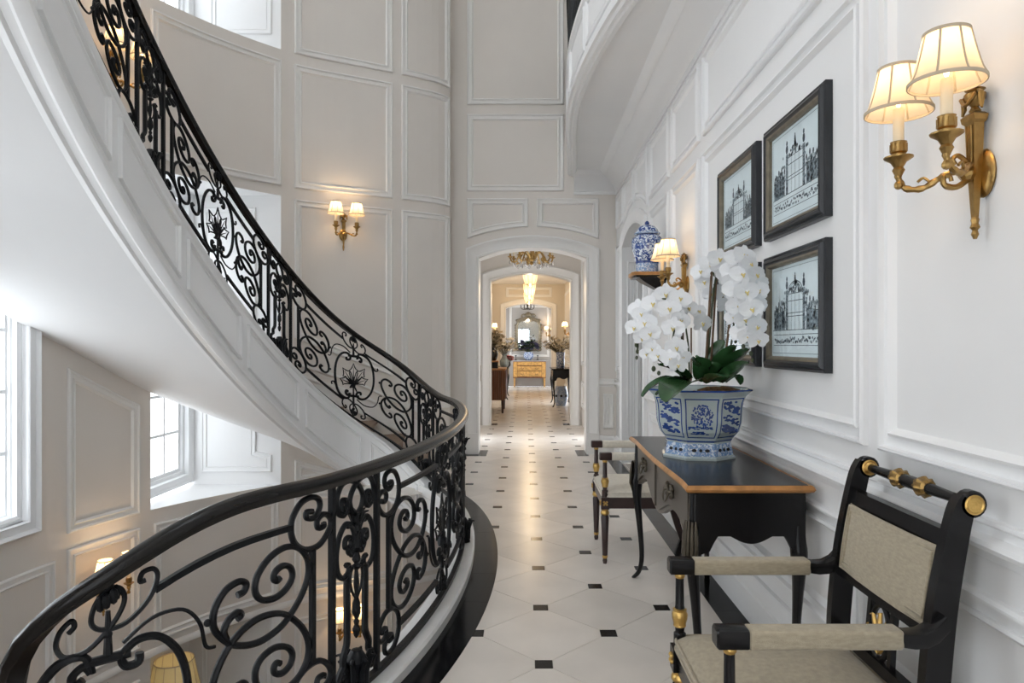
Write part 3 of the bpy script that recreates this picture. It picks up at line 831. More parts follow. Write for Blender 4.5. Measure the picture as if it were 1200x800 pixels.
def leafmesh(mb, s, h, ang, L, w, d=.0):
    # a curled acanthus lobe lying in the railing surface, with real thickness
    rows = []
    for k in range(6):
        f = k / 5; ww = w * math.sin(PI * (.12 + .8 * f)) ** .8; c = L * f
        bend = .25 * f * f * L * (1 if ang > 0 else -1) if abs(ang) > .1 else 0
        ax = math.sin(ang) * c + math.cos(ang) * bend * 0; ah = math.cos(ang) * c - abs(bend) * .5
        px, ph = math.cos(ang), -math.sin(ang)
        dd = .010 + .010 * math.sin(PI * f)
        rows.append([Q(s + ax - px * ww, h + ah - ph * ww, d - .002), Q(s + ax, h + ah, d + dd), Q(s + ax + px * ww, h + ah + ph * ww, d - .002), Q(s + ax, h + ah, d - dd)])
    mb.loft(rows)
def w_panel(c, half, left=True, right=True):
    # wide panel: two pairs of spirals either side of a palmette medallion
    n = 6
    for on, a, b in ((left, c - half + .098, c - .118), (right, c + .118, c + half - .098)):
        if on:
            strip('upper_rail', H_RAIL - .135, H_RAIL - .115, .010, a, b); strip('lower_rail', .115, .135, .010, a, b)
    for sd, on in ((-1, left), (1, right)):
        if not on: continue
        e = c + sd * half
        for vf in (False, True):
            if vf == (sd < 0): pass
            curve2('scroll', [(a * half / .64, h) for a, h in SPIRAL], e, -sd, vf, n=n)
        curve2('scroll', [(a * half / .64, h) for a, h in BR], e, -sd, sd < 0, n=n)
        for a_, h in ((.013, .575), (.013, .275), (.388, .53), (.388, .32)): mb = MB(); knob(mb, e - sd * a_ * (half / .64 if a_ > .1 else 1), h, .012); mb.build('collar', M['iron'], railing)
    if not (left and right): 
        if not left and not right: return
    for f in (1, -1):
        curve2('medallion_ring', [(a * 1.12 * f, .425 + h * 1.1 * f) for a, h in MEDC], c, n=n, r=.012, sh=.3)
        curve2('tendril', [(a * f, .425 + h * f) for a, h in TOPS], c, n=5, r=.0075)
        curve2('tendril', [(-a * f, .425 + h * f) for a, h in TOPS], c, n=5, r=.0075)
        curve2('tendril', [(a * 1.15 * f, .425 + h * f) for a, h in ARCS], c, n=5, r=.007)
        curve2('tendril', [(a * 1.2 * f, .425 + h * f) for a, h in ARC2], c, n=5, r=.006)
        mb = MB(); mb.tube([Q(c - .055, .425 + .20 * f + .03), Q(c + .055, .425 + .20 * f - .03)], .013, 8); mb.build('clip_bar', M['iron'], railing)
        mb = MB(); z = .425 + .365 * f
        for k in range(7):
            a = 2 * PI * k / 7
            mb.ball(Q(c + .020 * math.cos(a), z, .020 * math.sin(a)), .013, 6, 1.8)
        mb.ball(Q(c, z + .035), .016, 8); mb.tube([Q(c, .425 + .21 * f), Q(c, .425 + .33 * f)], [.012, .006], 6)
        mb.ball(Q(c, .425 + .265 * f), .013, 6); mb.build('bud', M['iron'], railing)
    mb = MB()
    for ang, L in ((0, .20), (.62, .19), (-.62, .19), (1.2, .15), (-1.2, .15)):
        ca, sa = math.cos(ang), math.sin(ang)
        lp = [(.0, .02), (.012, .35), (.030, .62), (.046, .70), (.026, .78), (.014, .88), (.0, 1.06)]
        lp = lp + [(-w, f) for w, f in lp[-2::-1]]
        Qu = lambda s_, h_: Q(s_, h_ + .9 * (z_base(c) - z_base(s_)))
        mb.tube([Qu(c + sa * f * L + ca * w, .34 + ca * f * L - sa * w) for w, f in lp], .0058, 5)
        mb.tube([Qu(c + sa * f * L, .34 + ca * f * L) for f in (.05, .5, .85)], [.008, .005, .002], 5)
    mb.ball(Q(c, .335), .022, 8, 1.5); mb.tube([Q(c, .23), Q(c, .34)], .008, 6)
    for ang in (2.4, -2.4): leafmesh(mb, c, .335, ang, .06, .012)
    mb.build('palmette', M['iron'], railing)
CC = [((x - 150) * .0008, .85 - (y - 130) * .00056) for x, y in [(150, 292), (114, 288), (118, 325), (165, 332), (197, 280), (188, 225), (140, 200), (80, 220), (35, 290), (22, 370), (45, 460), (110, 518), (190, 520), (248, 465), (272, 400), (255, 350), (215, 332), (180, 360), (186, 408), (224, 408), (222, 388)]]
def half_bar(s, sd):
    # half-height bar ending in a C scroll top and bottom; sd = side of the lyre panel
    mb = MB(); mb.box(-.009, .009, -.009, .009, 0, 1)
    p, t, n = path(s); ang = math.atan2(t.y, t.x)
    z0, z1 = z_base(s) + .225, z_base(s) + .63
    M4 = Matrix.Translation((p.x, p.y, z0)) @ Matrix.Rotation(ang, 4, 'Z') @ Matrix.Diagonal((1, 1, z1 - z0, 1))
    mb = MB(); mb.box(-.009, .009, -.009, .009, 0, 1, M4); mb.build('bar', M['iron'], railing, sharp=20)
    for vf in (False, True): curve2('c_scroll', CC, s, -sd if True else sd, vf, n=6)
def full_bar(s):
    p, t, n = path(s); ang = math.atan2(t.y, t.x)
    M4 = Matrix.Translation((p.x, p.y, z_base(s))) @ Matrix.Rotation(ang, 4, 'Z') @ Matrix.Diagonal((1, 1, H_RAIL - .015, 1))
    mb = MB(); mb.box(-.0105, .0105, -.0105, .0105, 0, 1, M4); mb.build('bar', M['iron'], railing, sharp=20)
LA = [(-.072, .735), (-.085, .722), (-.10, .735), (-.092, .762), (-.068, .758), (-.062, .728), (-.085, .705), (-.118, .725), (-.125, .775), (-.095, .822), (-.04, .828), (.015, .80), (.044, .755), (.032, .712), (.0, .69)]
LC = [(-.058, .575), (-.075, .585), (-.072, .61), (-.045, .612), (-.035, .585), (-.055, .565), (-.035, .55), (-.012, .60), (-.03, .65), (-.07, .668), (-.11, .63), (-.128, .56), (-.118, .495), (-.085, .468), (-.055, .482), (-.052, .508), (-.07, .512)]
LARM = [(-.062, .478), (-.063, .40), (-.062, .30), (-.062, .225), (-.072, .195), (-.088, .165), (-.088, .135), (-.105, .115), (-.12, .085), (-.105, .062), (-.08, .072), (-.085, .095)]
LV = [(-.03, .49), (-.042, .45), (-.03, .40), (0, .362)]
def lyre(c):
    for s in (c - .153, c + .153): full_bar(s)
    half_bar(c - .258, -1); half_bar(c + .258, 1)
    for f in (1, -1):
        curve2('arch_scroll', LA, c, f); curve2('c_scroll', LC, c, f)
        mb = MB(); mb.tube([Q(c + f * a, h) for a, h in cr(LARM, 5)], R0 * 1.25, 6); mb.build('lyre_arm', M['iron'], railing)
        curve2('tendril', LV, c, f, r=.006, n=5)
    mb = MB()
    B = Matrix.Identity(4)
    base = Q(c, 0)
    prof = [(.004, .70), (.02, .685), (.024, .665), (.012, .655), (.018, .645), (.022, .63), (.010, .615), (.020, .585), (.024, .565), (.010, .545), (.015, .53), (.018, .515), (.008, .50), (.022, .49), (.008, .475)]
    mb.lathe([(r, h) for r, h in reversed(prof)], base, 8)
    for k in range(6):
        a = 2 * PI * k / 6
        mb.tube([base + Vector((.010 * math.cos(a), .010 * math.sin(a), .655)), base + Vector((.03 * math.cos(a), .03 * math.sin(a), .70)), base + Vector((.048 * math.cos(a), .048 * math.sin(a), .705))], [.009, .008, .003], 5)
    for a_, h_ in ((-.032, .545), (.032, .545), (-.055, .66), (.055, .66)):
        mb.ball(Q(c + a_, h_, 0), .014, 6)
    for a_ in (-.04, .04): mb.ball(Q(c + a_, .49), .013, 6)
    mb.build('leaf_stack', M['iron'], railing)
    mb = MB(); mb.lathe([(r, h) for r, h in ((.003, .21), (.010, .22), (.016, .245), (.008, .262), (.012, .275), (.007, .285), (.018, .31), (.016, .345), (.006, .375), (.012, .42), (.006, .49))], base, 8); mb.build('drop_pendant', M['iron'], railing)
    mb = MB(); mb.lathe([(.05, .0), (.045, .02), (.036, .06), (.034, .10), (.045, .125), (.03, .15), (.02, .165), (.004, .168)], base, 10)
    for k in range(8):
        a = 2 * PI * k / 8; u = Vector((math.cos(a), math.sin(a), 0))
        mb.tube([base + u * .037 + Vector((0, 0, .02)), base + u * .040 + Vector((0, 0, .09)), base + u * .06 + Vector((0, 0, .145)), base + u * .078 + Vector((0, 0, .14))], [.014, .013, .010, .005], 5)
    mb.build('acanthus_base', M['iron'], railing)
L_C = [-2.215, -.18, 1.852, 3.713, 5.41, 7.16]
for c in L_C: lyre(c)
w_panel(-3.145, .672, left=False, right=True)
for a, b in zip(L_C[:-1], L_C[1:]): w_panel((a + b) / 2, (b - a) / 2 - .258)

# ================================================================== BALCONY
bal = thing('balcony', 'white curved upstairs balcony with panelled fascia above the hall', 'balcony', (0, 0, 0))
_be = cr([(.56, 8.8), (.50, 7.9), (.428, 6.95), (.405, 6.25), (.425, 5.75), (.47, 5.25), (.545, 4.7), (.62, 4.3), (.75, 3.7), (.90, 3.15), (1.16, 2.4)], 6)
def bframe(i):
    t = (_be[min(i + 1, len(_be) - 1)] - _be[max(i - 1, 0)]).normalized(); n = Vector((t.y, -t.x))
    if n.x > 0: n = -n
    return Vector((_be[i].x, _be[i].y, 0)), Vector((n.x, n.y, 0)), Vector((0, 0, 1))
mb = MB()
sweep(mb, [bframe(i) for i in range(len(_be))], [(-.10, 3.60), (-.085, 3.565), (-.05, 3.56), (-.04, 3.575), (-.015, 3.575), (.0, 3.595), (.02, 3.60), (.02, 3.64), (.0, 3.66), (.0, 4.08), (.015, 4.09), (.015, 4.13), (-.06, 4.13), (-.06, 3.62)])
mb.build('fascia', M['trim_r'], bal)
mb = MB(); n = len(_be)
mb.loft([[Vector((_be[i].x + .03, _be[i].y, 3.60)), Vector((XR - .001, _be[i].y, 3.60)), Vector((XR - .001, _be[i].y, 4.02)), Vector((_be[i].x + .03, _be[i].y, 4.02))] for i in range(n)])
mb.build('soffit', M['soffit'], bal)
_bl = [0.]
for i in range(1, n): _bl.append(_bl[-1] + (_be[i] - _be[i - 1]).length)
def bmap(q, z, d):
    i = min(max(bisect.bisect(_bl, q) - 1, 0), n - 2); f = (q - _bl[i]) / (_bl[i + 1] - _bl[i])
    o, u, w = bframe(i); o2, u2, _ = bframe(i + 1); p = o.lerp(o2, f) + u.lerp(u2, f).normalized() * d
    return Vector((p.x, p.y, z))
a = .12
while a + .8 < _bl[-1]:
    b = MB(); moulding(b, [(a, 3.70), (a + .78, 3.70), (a + .78, 4.05), (a, 4.05)], bmap, PROF_SMALL, .12, k=.8); b.build('panel_moulding', M['trim_r'], bal); a += .86
brl = thing('balcony_railing', 'black iron railing on top of the white balcony', 'railing', (0, 0, 0))
mb = MB(); sweep(mb, [bframe(i) for i in range(n)], [(-.045, 4.99), (.015, 4.99), (.015, 5.03), (-.045, 5.03)]); mb.build('handrail', M['rail'], brl)
mb = MB(); sweep(mb, [bframe(i) for i in range(n)], [(-.03, 4.13), (.0, 4.13), (.0, 4.155), (-.03, 4.155)]); mb.build('base_bar', M['iron'], brl)
q = .06
while q < _bl[-1] - .05:
    b = MB(); pts = [bmap(q + .03 * math.sin(k * 1.6), 4.15 + .84 * k / 12, -.015) for k in range(13)]; b.tube(pts, .011, 5); b.build('baluster', M['iron'], brl); q += .075
# ================================================================== ARMCHAIRS
def rounded_rect(w, d, r, n=4):
    out = []
    for cx, cy, a0 in ((w - r, d - r, 0), (-w + r, d - r, PI / 2), (-w + r, -d + r, PI), (w - r, -d + r, 1.5 * PI)):
        for k in range(n + 1):
            a = a0 + PI / 2 * k / n; out.append((cx + r * math.cos(a), cy + r * math.sin(a)))
    return out
def cushion(mb, cx, cy, w, d, z0, z1, crown, r=.05):
    base = rounded_rect(w, d, r)
    rows = [[(cx + x, cy + y, z0) for x, y in base]]
    for sc, z in ((1.0, z0 + .4 * (z1 - z0)), (.985, z0 + .8 * (z1 - z0)), (.95, z1), (.80, z1 + crown * .55), (.5, z1 + crown * .9), (.15, z1 + crown)):
        rows.append([(cx + x * sc, cy + y * sc, z) for x, y in base])
    mb.loft(rows)
def armchair(label, linen, wood, loc):
    t = thing('armchair', label, 'chair', loc, 0, 'ebonised armchairs along the hall wall')
    W = .27; XF = -.275; XS = .235
    mb = MB(); cushion(mb, -.03, 0, .265, W + .015, .425, .462, .035); st = mb.build('seat_cushion', M[linen], t, sharp=50)
    mb = MB()
    for zz, sc in ((.432, 1.004), (.455, 1.0)):
        mb.tube([(-.03 + x * sc, y * sc, zz) for x, y in rounded_rect(.265, W + .015, .05)], .0045, 5, closed=True)
    mb.build('piping', M[linen], st)
    mb = MB()
    for y in (-W, W): mb.box(XF, XS, y - .014, y + .014, .355, .425)
    mb.box(XF - .014, XF + .014, -W, W, .355, .425); mb.box(XS - .014, XS + .014, -W, W, .355, .425)
    mb.build('seat_rail', M[wood], t, sharp=20)
    for y in (-W, W):
        # turned front leg
        mb = MB()
        mb.lathe([(.012, 0), (.016, .02), (.013, .03), (.017, .05), (.026, .30), (.020, .312), (.024, .318)], (XF, y, 0), 12)
        mb.box(XF - .026, XF + .026, y - .026, y + .026, .352, .428)
        lg = mb.build('front_leg', M[wood], t)
        mb = MB()
        mb.lathe([(.015, .0), (.018, .005), (.0165, .028), (.014, .03)], (XF, y, .035), 12)
        mb.build('gilt_collar', M['gilt'], lg); mb = MB(); mb.lathe([(.02, .312), (.028, .322), (.028, .332), (.023, .340), (.026, .350), (.022, .353)], (XF, y, 0), 12)
        mb.build('gilt_collar', M['gilt'], lg)
        mb = MB()
        for sx, sy in ((-1, 0), (0, 1 if y > 0 else -1)):
            c = Vector((XF + sx * .027, y + sy * .027, .39))
            for k in range(4):
                a = PI / 4 + PI / 2 * k
                d = Vector((sy * math.cos(a), sx * math.cos(a), math.sin(a))) * .012
                mb.ball(c + d, .008, 6, 1.0)
            mb.ball(c, .007, 6)
        mb.build('gilt_rosette', M['gilt'], lg)
        # turned arm support
        mb = MB()
        mb.lathe([(.02, .428), (.02, .47), (.014, .475), (.020, .535), (.0145, .56), (.0135, .655), (.013, .668)], (XF, y, 0), 12)
        sp = mb.build('arm_support', M[wood], t)
        mb = MB()
        mb.lathe([(.016, .490), (.021, .495), (.020, .503), (.025, .520), (.026, .533), (.021, .542), (.023, .548), (.016, .552)], (XF, y, 0), 12)
        mb.build('gilt_collar', M['gilt'], sp); mb = MB()
        mb.lathe([(.013, .648), (.017, .655), (.017, .662), (.013, .668)], (XF, y, 0), 12)
        mb.build('gilt_collar', M['gilt'], sp)
        # arm
        mb = MB(); mb.loft([[Vector((x, y + a * k, .689 + b * k)) for a, b in rounded_rect(.028, .024, .007, 2)] for x, k in ((XF - .037, .8), (XF - .032, 1), (XF + .038, 1), (XF + .042, .95))]); abk = mb
        mb = MB()
        prof = rounded_rect(.026, .019, .006, 2)
        pts = [(.138, .688), (.165, .684), (.195, .686), (.222, .700), (.248, .728)]
        sweep(mb, [(Vector((x, y, z)), Vector((0, 1, 0)), Vector((-.25, 0, 1)).normalized()) for x, z in pts], prof)
        am = mb.build('arm', M[wood], t); abk.build('arm_block', M[wood], am, sharp=30)
        mb = MB()
        rows = [[Vector((x, y + a * k, .688 + b * k)) for a, b in rounded_rect(.028, .024, .010, 3)] for x, k in ((XF + .042, .86), (XF + .046, 1), (.0, 1.0), (.135, 1.0), (.141, .86))]
        mb.loft(rows); mb.build('arm_pad', M[linen], am)
    # back stiles: sabre-shaped, one piece from the rear foot to the scrolled top
    prof_pts = [(.345, 0), (.305, .12), (.262, .28), (.238, .42), (.232, .50), (.240, .62), (.254, .75), (.274, .87), (.298, .985), (.316, 1.024)]
    wid = [.020, .022, .026, .030, .031, .032, .031, .029, .026, .024]
    cp = cr([(x, z, w) for (x, z), w in zip(prof_pts, wid)], 4)
    for sg in (-1, 1):
        y = sg * .255; mb = MB(); rows = []
        for i, p in enumerate(cp):
            a = cp[max(i - 1, 0)]; b = cp[min(i + 1, len(cp) - 1)]
            tn = Vector((b.x - a.x, 0, b.y - a.y)).normalized(); nn = Vector((tn.z, 0, -tn.x))
            c = Vector((p.x, y, p.y))
            rows.append([c + nn * u * p.z + Vector((0, v * .0165, 0)) for u, v in ((-1, -1), (1, -1), (1, 1), (-1, 1))])
        mb.loft(rows)
        mb.lathe([(.031, -.0165), (.034, -.012), (.034, .012), (.031, .0165)], (.325, y, 1.012), 18, Matrix.Rotation(PI / 2, 3, 'X'))
        bp = mb.build('back_post', M[wood], t, sharp=30)
        for s2 in (-1, 1):
            mb = MB(); mb.lathe([(.0, 0), (.024, .0), (.025, .003), (.021, .005), (.018, .003), (.010, .004), (.0, .006)], (.325, y + s2 * .0165, 1.012), 18, Matrix.Rotation(-s2 * PI / 2, 3, 'X')); mb.build('gilt_roundel', M['gilt'], bp)
    # crest bar with gilt ferrules
    RX = Matrix.Rotation(PI / 2, 3, 'X')
    mb = MB(); mb.lathe([(.012, -.245), (.014, -.16), (.017, -.075), (.018, -.06), (.019, 0), (.018, .06), (.017, .075), (.014, .16), (.012, .245)], (.325, 0, 1.012), 12, RX); cb = mb.build('crest_bar', M[wood], t)
    for c in (-.062, .062):
        mb = MB(); mb.lathe([(.017, -.024), (.024, -.018), (.026, 0), (.024, .018), (.017, .024)], (.325, c, 1.012), 10, RX)
        for k in range(8):
            a = 2 * PI * k / 8; mb.tube([(.325 + .016 * math.cos(a), c - .026, 1.012 + .016 * math.sin(a)), (.325 + .025 * math.cos(a), c, 1.012 + .025 * math.sin(a)), (.325 + .018 * math.cos(a), c + .026, 1.012 + .018 * math.sin(a))], [.004, .007, .004], 5)
        mb.build('gilt_ferrule', M['brass'], cb)
    for c in (-.232, .232):
        mb = MB(); mb.lathe([(.014, -.006), (.019, 0), (.014, .006)], (.325, c, 1.012), 12, RX); mb.build('gilt_ring', M['gilt'], cb)
    # back rails, upholstered panel
    def bx(z): return interp(z, [p.y for p in cp[12:]], [p.x for p in cp[12:]])
    def railb(z0, z1, nm, th=.014):
        mb = MB(); rows = [[Vector((bx(z) + d, y, z)) for z, d in ((z0, -th), (z1, -th), (z1, th), (z0, th))] for y in (-.245, .245)]
        mb.loft(rows); return mb.build(nm, M[wood], t, sharp=20)
    railb(.895, .94, 'top_rail'); railb(.665, .70, 'middle_rail'); railb(.475, .51, 'lower_rail')
    mb = MB(); rows = []
    zs_ = [.695 + (.90 - .695) * k / 8 for k in range(9)]
    def pan(d, yw, z): return Vector((bx(z) + d, yw, z))
    for y, d in ((-.238, -.004), (-.232, -.018), (-.12, -.026), (0, -.028), (.12, -.026), (.232, -.018), (.238, -.004)): rows.append([pan(d, y, z) for z in zs_])
    mb.grid(rows)
    rows = [[pan(.016, y, z) for z in zs_] for y in (-.238, .238)]; mb.grid(rows)
    bpn = mb.build('back_panel', M[linen], t, sharp=60)
    for k_ in (0, .014):
        mb = MB(); lo, hi = .700 + k_, .893 - k_; yy = .230 - k_
        loop = [pan(-.021, -yy, lo + (hi - lo) * k / 6) for k in range(7)] + [pan(-.021, yy, hi - (hi - lo) * k / 6) for k in range(7)]
        mb.tube(loop, .0042, 5, closed=True); mb.build('piping', M[linen], bpn)
    for y in (-.062, .062):
        mb = MB(); rows = [[Vector((bx(z) + d, y + e, z)) for d, e in ((-.008, -.009), (.008, -.009), (.008, .009), (-.008, .009))] for z in (.505, .56, .61, .67)]; mb.loft(rows); mb.build('splat_bar', M[wood], t, sharp=20)
    mb = MB(); mb.tube([(bx(.587 + .075 * math.sin(a)) - .002, .048 * math.cos(a), .587 + .075 * math.sin(a)) for a in [2 * PI * k / 28 for k in range(28)]], .0085, 8, closed=True); ov = mb.build('splat_oval', M[wood], t)
    mb = MB()
    for a, L in ((0, .112), (.42, .105), (-.42, .105), (.85, .085), (-.85, .085)):
        pts = [(bx(.53) - .004, 0, .528)]
        for k in range(1, 6):
            f = k / 5; aa = a * (.4 + .8 * f); pts.append((bx(.53 + L * f) - .006, pts[-1][1] + L / 5 * math.sin(aa), pts[-1][2] + L / 5 * math.cos(aa)))
        pts.append((pts[-1][0] - .003, pts[-1][1] + .010 * (1 if a >= 0 else -1) , pts[-1][2] - .006))
        mb.tube(pts, [.003, .005, .006, .007, .007, .006, .003], 6)
    for sg in (-1, 1): mb.tube([(bx(.53) - .004, 0, .525), (bx(.53) - .005, sg * .015, .535), (bx(.54) - .005, sg * .026, .545), (bx(.55) - .005, sg * .024, .556)], [.004, .006, .005, .003], 6)
    mb.build('gilt_palmette', M['gilt'], ov)
    return t
armchair('ebonised armchair with linen seat, gilt trim and scrolled back, nearest to us at lower right', 'linen', 'ebony', (.775, 1.945, 0))
armchair('dark armchair with pale linen seat standing beyond the black console table', 'linen_pale', 'ebony_brown', (.785, 4.66, 0))

# ================================================================== CONSOLE TABLE
def console(name, label, loc, L, D, Hh, wood, front, edge, handles=True, cat='table'):
    # long axis along y, front faces -x
    t = thing(name, label, cat, loc)
    hx, hy = D / 2, L / 2
    def outline(o, n=14):
        # serpentine front on -x
        pts = []
        for k in range(n + 1):
            y = hy - 2 * hy * k / n; f = y / hy
            bow = -.006 * math.cos(PI * f) * (1 if abs(f) < 1 else 0)
            pts.append((-hx + bow * 1.0 - o, max(min(y, hy), -hy) + (o if k == 0 else -o if k == n else 0)))
        pts += [(hx, -hy - o), (hx, hy + o)]
        return pts
    mb = MB(); mb.prism(outline(.014), 2, Hh - .006, Hh); mb.prism(outline(.006), 2, Hh - .03, Hh - .0062)
    top = mb.build('tabletop', M[wood], t, sharp=30)
    mb = MB(); o = outline(.0)
    loop = o + [o[0]]
    prof = [(.006, -.032), (.020, -.026), (.026, -.016), (.021, -.006), (.015, -.0004), (.004, -.0004)]
    pts = [Vector((x, y, Hh)) for x, y in o]
    rows = []
    for i in range(len(pts)):
        a, b, c = pts[i - 1], pts[i], pts[(i + 1) % len(pts)]
        d1 = (b - a).normalized(); d2 = (c - b).normalized()
        n1 = Vector((-d1.y, d1.x, 0)); n2 = Vector((-d2.y, d2.x, 0))
        m = n1 + n2
        if m.length < .2: m = n1
        m = m / max(m.dot(n1), .5)
        if m.dot(b) < 0: m = -m
        rows.append([b + m * u + Vector((0, 0, w)) for u, w in prof])
    mb.grid(rows, closed_v=True); mb.build('tabletop_edge', M[edge], top, sharp=30)
    zb0 = Hh - .235
    # scalloped side aprons
    for y in (-hy + .012, hy - .012):
        sc = [(-hx + .02, Hh - .032), (hx - .005, Hh - .032), (hx - .005, zb0 - .03)]
        n = 20
        for k in range(n + 1):
            f = k / n; x = hx - .055 - f * (D - .13)
            g = abs(f - .5) * 2
            z = zb0 + .028 * (.5 - .5 * math.cos(PI * min(1, (1 - g) / .42 + 0))) * -1 + .028
            z = zb0 + .030 - .030 * math.cos(2 * PI * (f - .5)) * (1 if g < .5 else 0) - (0 if g < .5 else .0)
            if g >= .5: z = zb0 + .060 - .03 - (.0 if g < .82 else (g - .82) / .18 * .06) + .0
            sc.append((x, z))
        sc.append((-hx + .02, zb0 - .05))
        mb = MB(); mb.prism(sc, 1, y - .011, y + .011); mb.build('side_apron', M[wood], t, sharp=25)
    mb = MB(); mb.box(hx - .022, hx - .002, -hy + .02, hy - .02, zb0 + .02, Hh - .032); mb.build('back_apron', M[wood], t)
    # front apron with shaped lower edge and two drawers
    def fx(y): 
        f = y / hy; return -hx - .006 * math.cos(PI * f)
    def fz(y):
        f = abs(y) / (hy * .93)
        return zb0 - .0 + .045 * math.sin(PI * 2 * (abs(y) / hy - .25)) * (1 if f < 1 else 1)
    ys = steps(-hy + .03, hy - .03, .04)
    mb = MB(); rows = []
    for y in ys: rows.append([(fx(y) + .012, y, fz(y)), (fx(y) + .012, y, Hh - .032), (fx(y) + .034, y, Hh - .032), (fx(y) + .034, y, fz(y))])
    mb.loft(rows); mb.build('front_apron', M[front], t, sharp=30)
    for sg in (-1, 1):
        y0, y1 = (.035, hy - .09); mb = MB(); rows = []
        for k in range(13):
            y = y0 + (y1 - y0) * k / 12; zl = fz(sg * y) + .018
            rows.append([(fx(y) + .014, sg * y, zl), (fx(y) + .002, sg * y, zl + .004), (fx(y) + .002, sg * y, Hh - .044), (fx(y) + .014, sg * y, Hh - .04)])
        mb.loft(rows); dr = mb.build('drawer', M[front], t, sharp=30)
        if handles:
            yc = sg * (y0 + y1) / 2; zc = Hh - .115; xf = fx(yc)
            mb = MB()
            for s2 in (-1, 1):
                p = Vector((xf, yc + s2 * .042, zc + .012)); 
                mb.lathe([(.0, 0), (.017, 0), (.019, .004), (.010, .010), (.007, .022), (.0, .024)], p, 10, Matrix.Rotation(-PI / 2, 3, 'Y'))
                for k in range(5):
                    a = 2 * PI * k / 5; q = p + Vector((-.004, .016 * math.cos(a), .024 * math.sin(a))); mb.ball(q, .010, 6, 1.2)
            mb.tube(cr([(xf - .02, yc - .042, zc + .008), (xf - .026, yc - .035, zc - .022), (xf - .028, yc, zc - .035), (xf - .026, yc + .035, zc - .022), (xf - .02, yc + .042, zc + .008)], 4), .0048, 6)
            mb.build('handle', M['bronze'], dr)
    # cabriole legs
    for sx in (-1, 1):
        for sy in (-1, 1):
            cx, cy = sx * (hx - .028), sy * (hy - .030)
            dg = Vector((sx if sx < 0 else .25, sy * .8, 0))
            kn = [(.0, Hh - .04, .027), (.004, zb0 + .03, .030), (.014, zb0 - .04, .033), (.013, zb0 - .13, .026), (.002, zb0 - .26, .019), (-.010, .20, .0155), (-.010, .11, .0145), (.002, .05, .0145), (.018, .02, .017), (.030, .004, .015)]
            c = cr([(o_, z, r) for o_, z, r in kn], 3)
            mb = MB(); mb.loft([[Vector((cx, cy, p.y)) + dg * p.x + Vector((p.z * math.cos(2 * PI * (q + .5) / 8), p.z * math.sin(2 * PI * (q + .5) / 8), 0)) for q in range(8)] for p in c])
            lg = mb.build('leg', M[wood], t, sharp=60)
            if sx < 0 and handles:
                mb = MB()
                b = Vector((cx, cy, 0)) + dg * .014
                u = Vector((-1, sy, 0)).normalized()
                for k in range(5):
                    a = (k - 2) * .42; dd = Matrix.Rotation(a, 3, 'Z') @ u
                    mb.tube([b + dd * .030 + Vector((0, 0, zb0 + .09)), b + dd * .036 + Vector((0, 0, zb0 + .03)), b + dd * .040 + Vector((0, 0, zb0 - .04)), b + dd * .022 + Vector((0, 0, zb0 - .13 + abs(k - 2) * .02))], [.004, .009, .008, .002], 6)
                mb.build('knee_mount', M['bronze'], lg)
    return t
console('console_table', 'black console table with honey wood edge, taupe drawers and curved legs under the orchids', (.885, 3.415, 0), 1.42, .46, .85, 'ebony', 'taupe', 'honey')

# ================================================================== PLANTER
PC = Vector((.865, 3.43, .85))
plan = thing('planter', 'octagonal blue and white porcelain planter on the black console table', 'planter', tuple(PC))
N8 = 8; ROT = PI / 2 + PI / 8 - .16
def octo(r, z, c=.0): return [Vector((r * math.cos(ROT + 2 * PI * k / N8), r * math.sin(ROT + 2 * PI * k / N8), z)) for k in range(N8)]
mb = MB(); mb.loft([octo(.185, 0), octo(.186, .012), octo(.176, .018), octo(.166, .075), octo(.160, .082)]); 
bs = mb.build('base', M['china_light'], plan, sharp=15)
mb = MB()
mb.loft([octo(.187, .0005), octo(.188, .010), octo(.178, .0185)], cap=False); mb.loft([octo(.163, .076), octo(.166, .080), octo(.161, .086)], cap=False); mb.build('base_band', M['china_plain'], bs, sharp=15)
for k in range(N8):
    a, b = octo(.172, .047)[k], octo(.172, .047)[(k + 1) % 8]
    for f, w in ((.27, .012), (.5, .008), (.73, .012)):
        c = a.lerp(b, f); nrm = Vector((c.x, c.y, 0)).normalized(); tg = (b - a).normalized()
        m2 = MB(); m2.poly([c + nrm * .0025 + tg * w * math.cos(q) + Vector((-nrm.x * .16, -nrm.y * .16, 1)) * .008 * math.sin(q) for q in [2 * PI * i / 10 for i in range(10)]]); m2.build('piercing', M['iron'], bs)
PR = [(.160, .082), (.176, .10), (.205, .135), (.218, .18), (.220, .23), (.224, .27), (.238, .305), (.258, .325), (.268, .333), (.268, .338), (.250, .332), (.22, .30), (.20, .27), (.05, .262)]
mb = MB(); mb.loft([octo(r, z) for r, z in PR]); body = mb.build('body', M['china_plain'], plan, sharp=18)
mb = MB(); mb.loft([octo(.2675, .331), octo(.2700, .335), octo(.2675, .3395), octo(.262, .338)], cap=False); mb.build('rim', M['china_blue'], plan, sharp=18)
mb = MB(); mb.loft([octo(.161, .083), octo(.170, .090), octo(.1705, .094), octo(.168, .096)], cap=False); mb.build('blue_band', M['china_blue'], plan, sharp=18)
def fp(k, u, z, d):
    r = interp(z, [p[1] for p in PR[:8]], [p[0] for p in PR[:8]])
    o = octo(r, z); p = o[k].lerp(o[(k + 1) % 8], u); n = (o[k] + o[(k + 1) % 8]); n.z = 0
    return p + n.normalized() * d
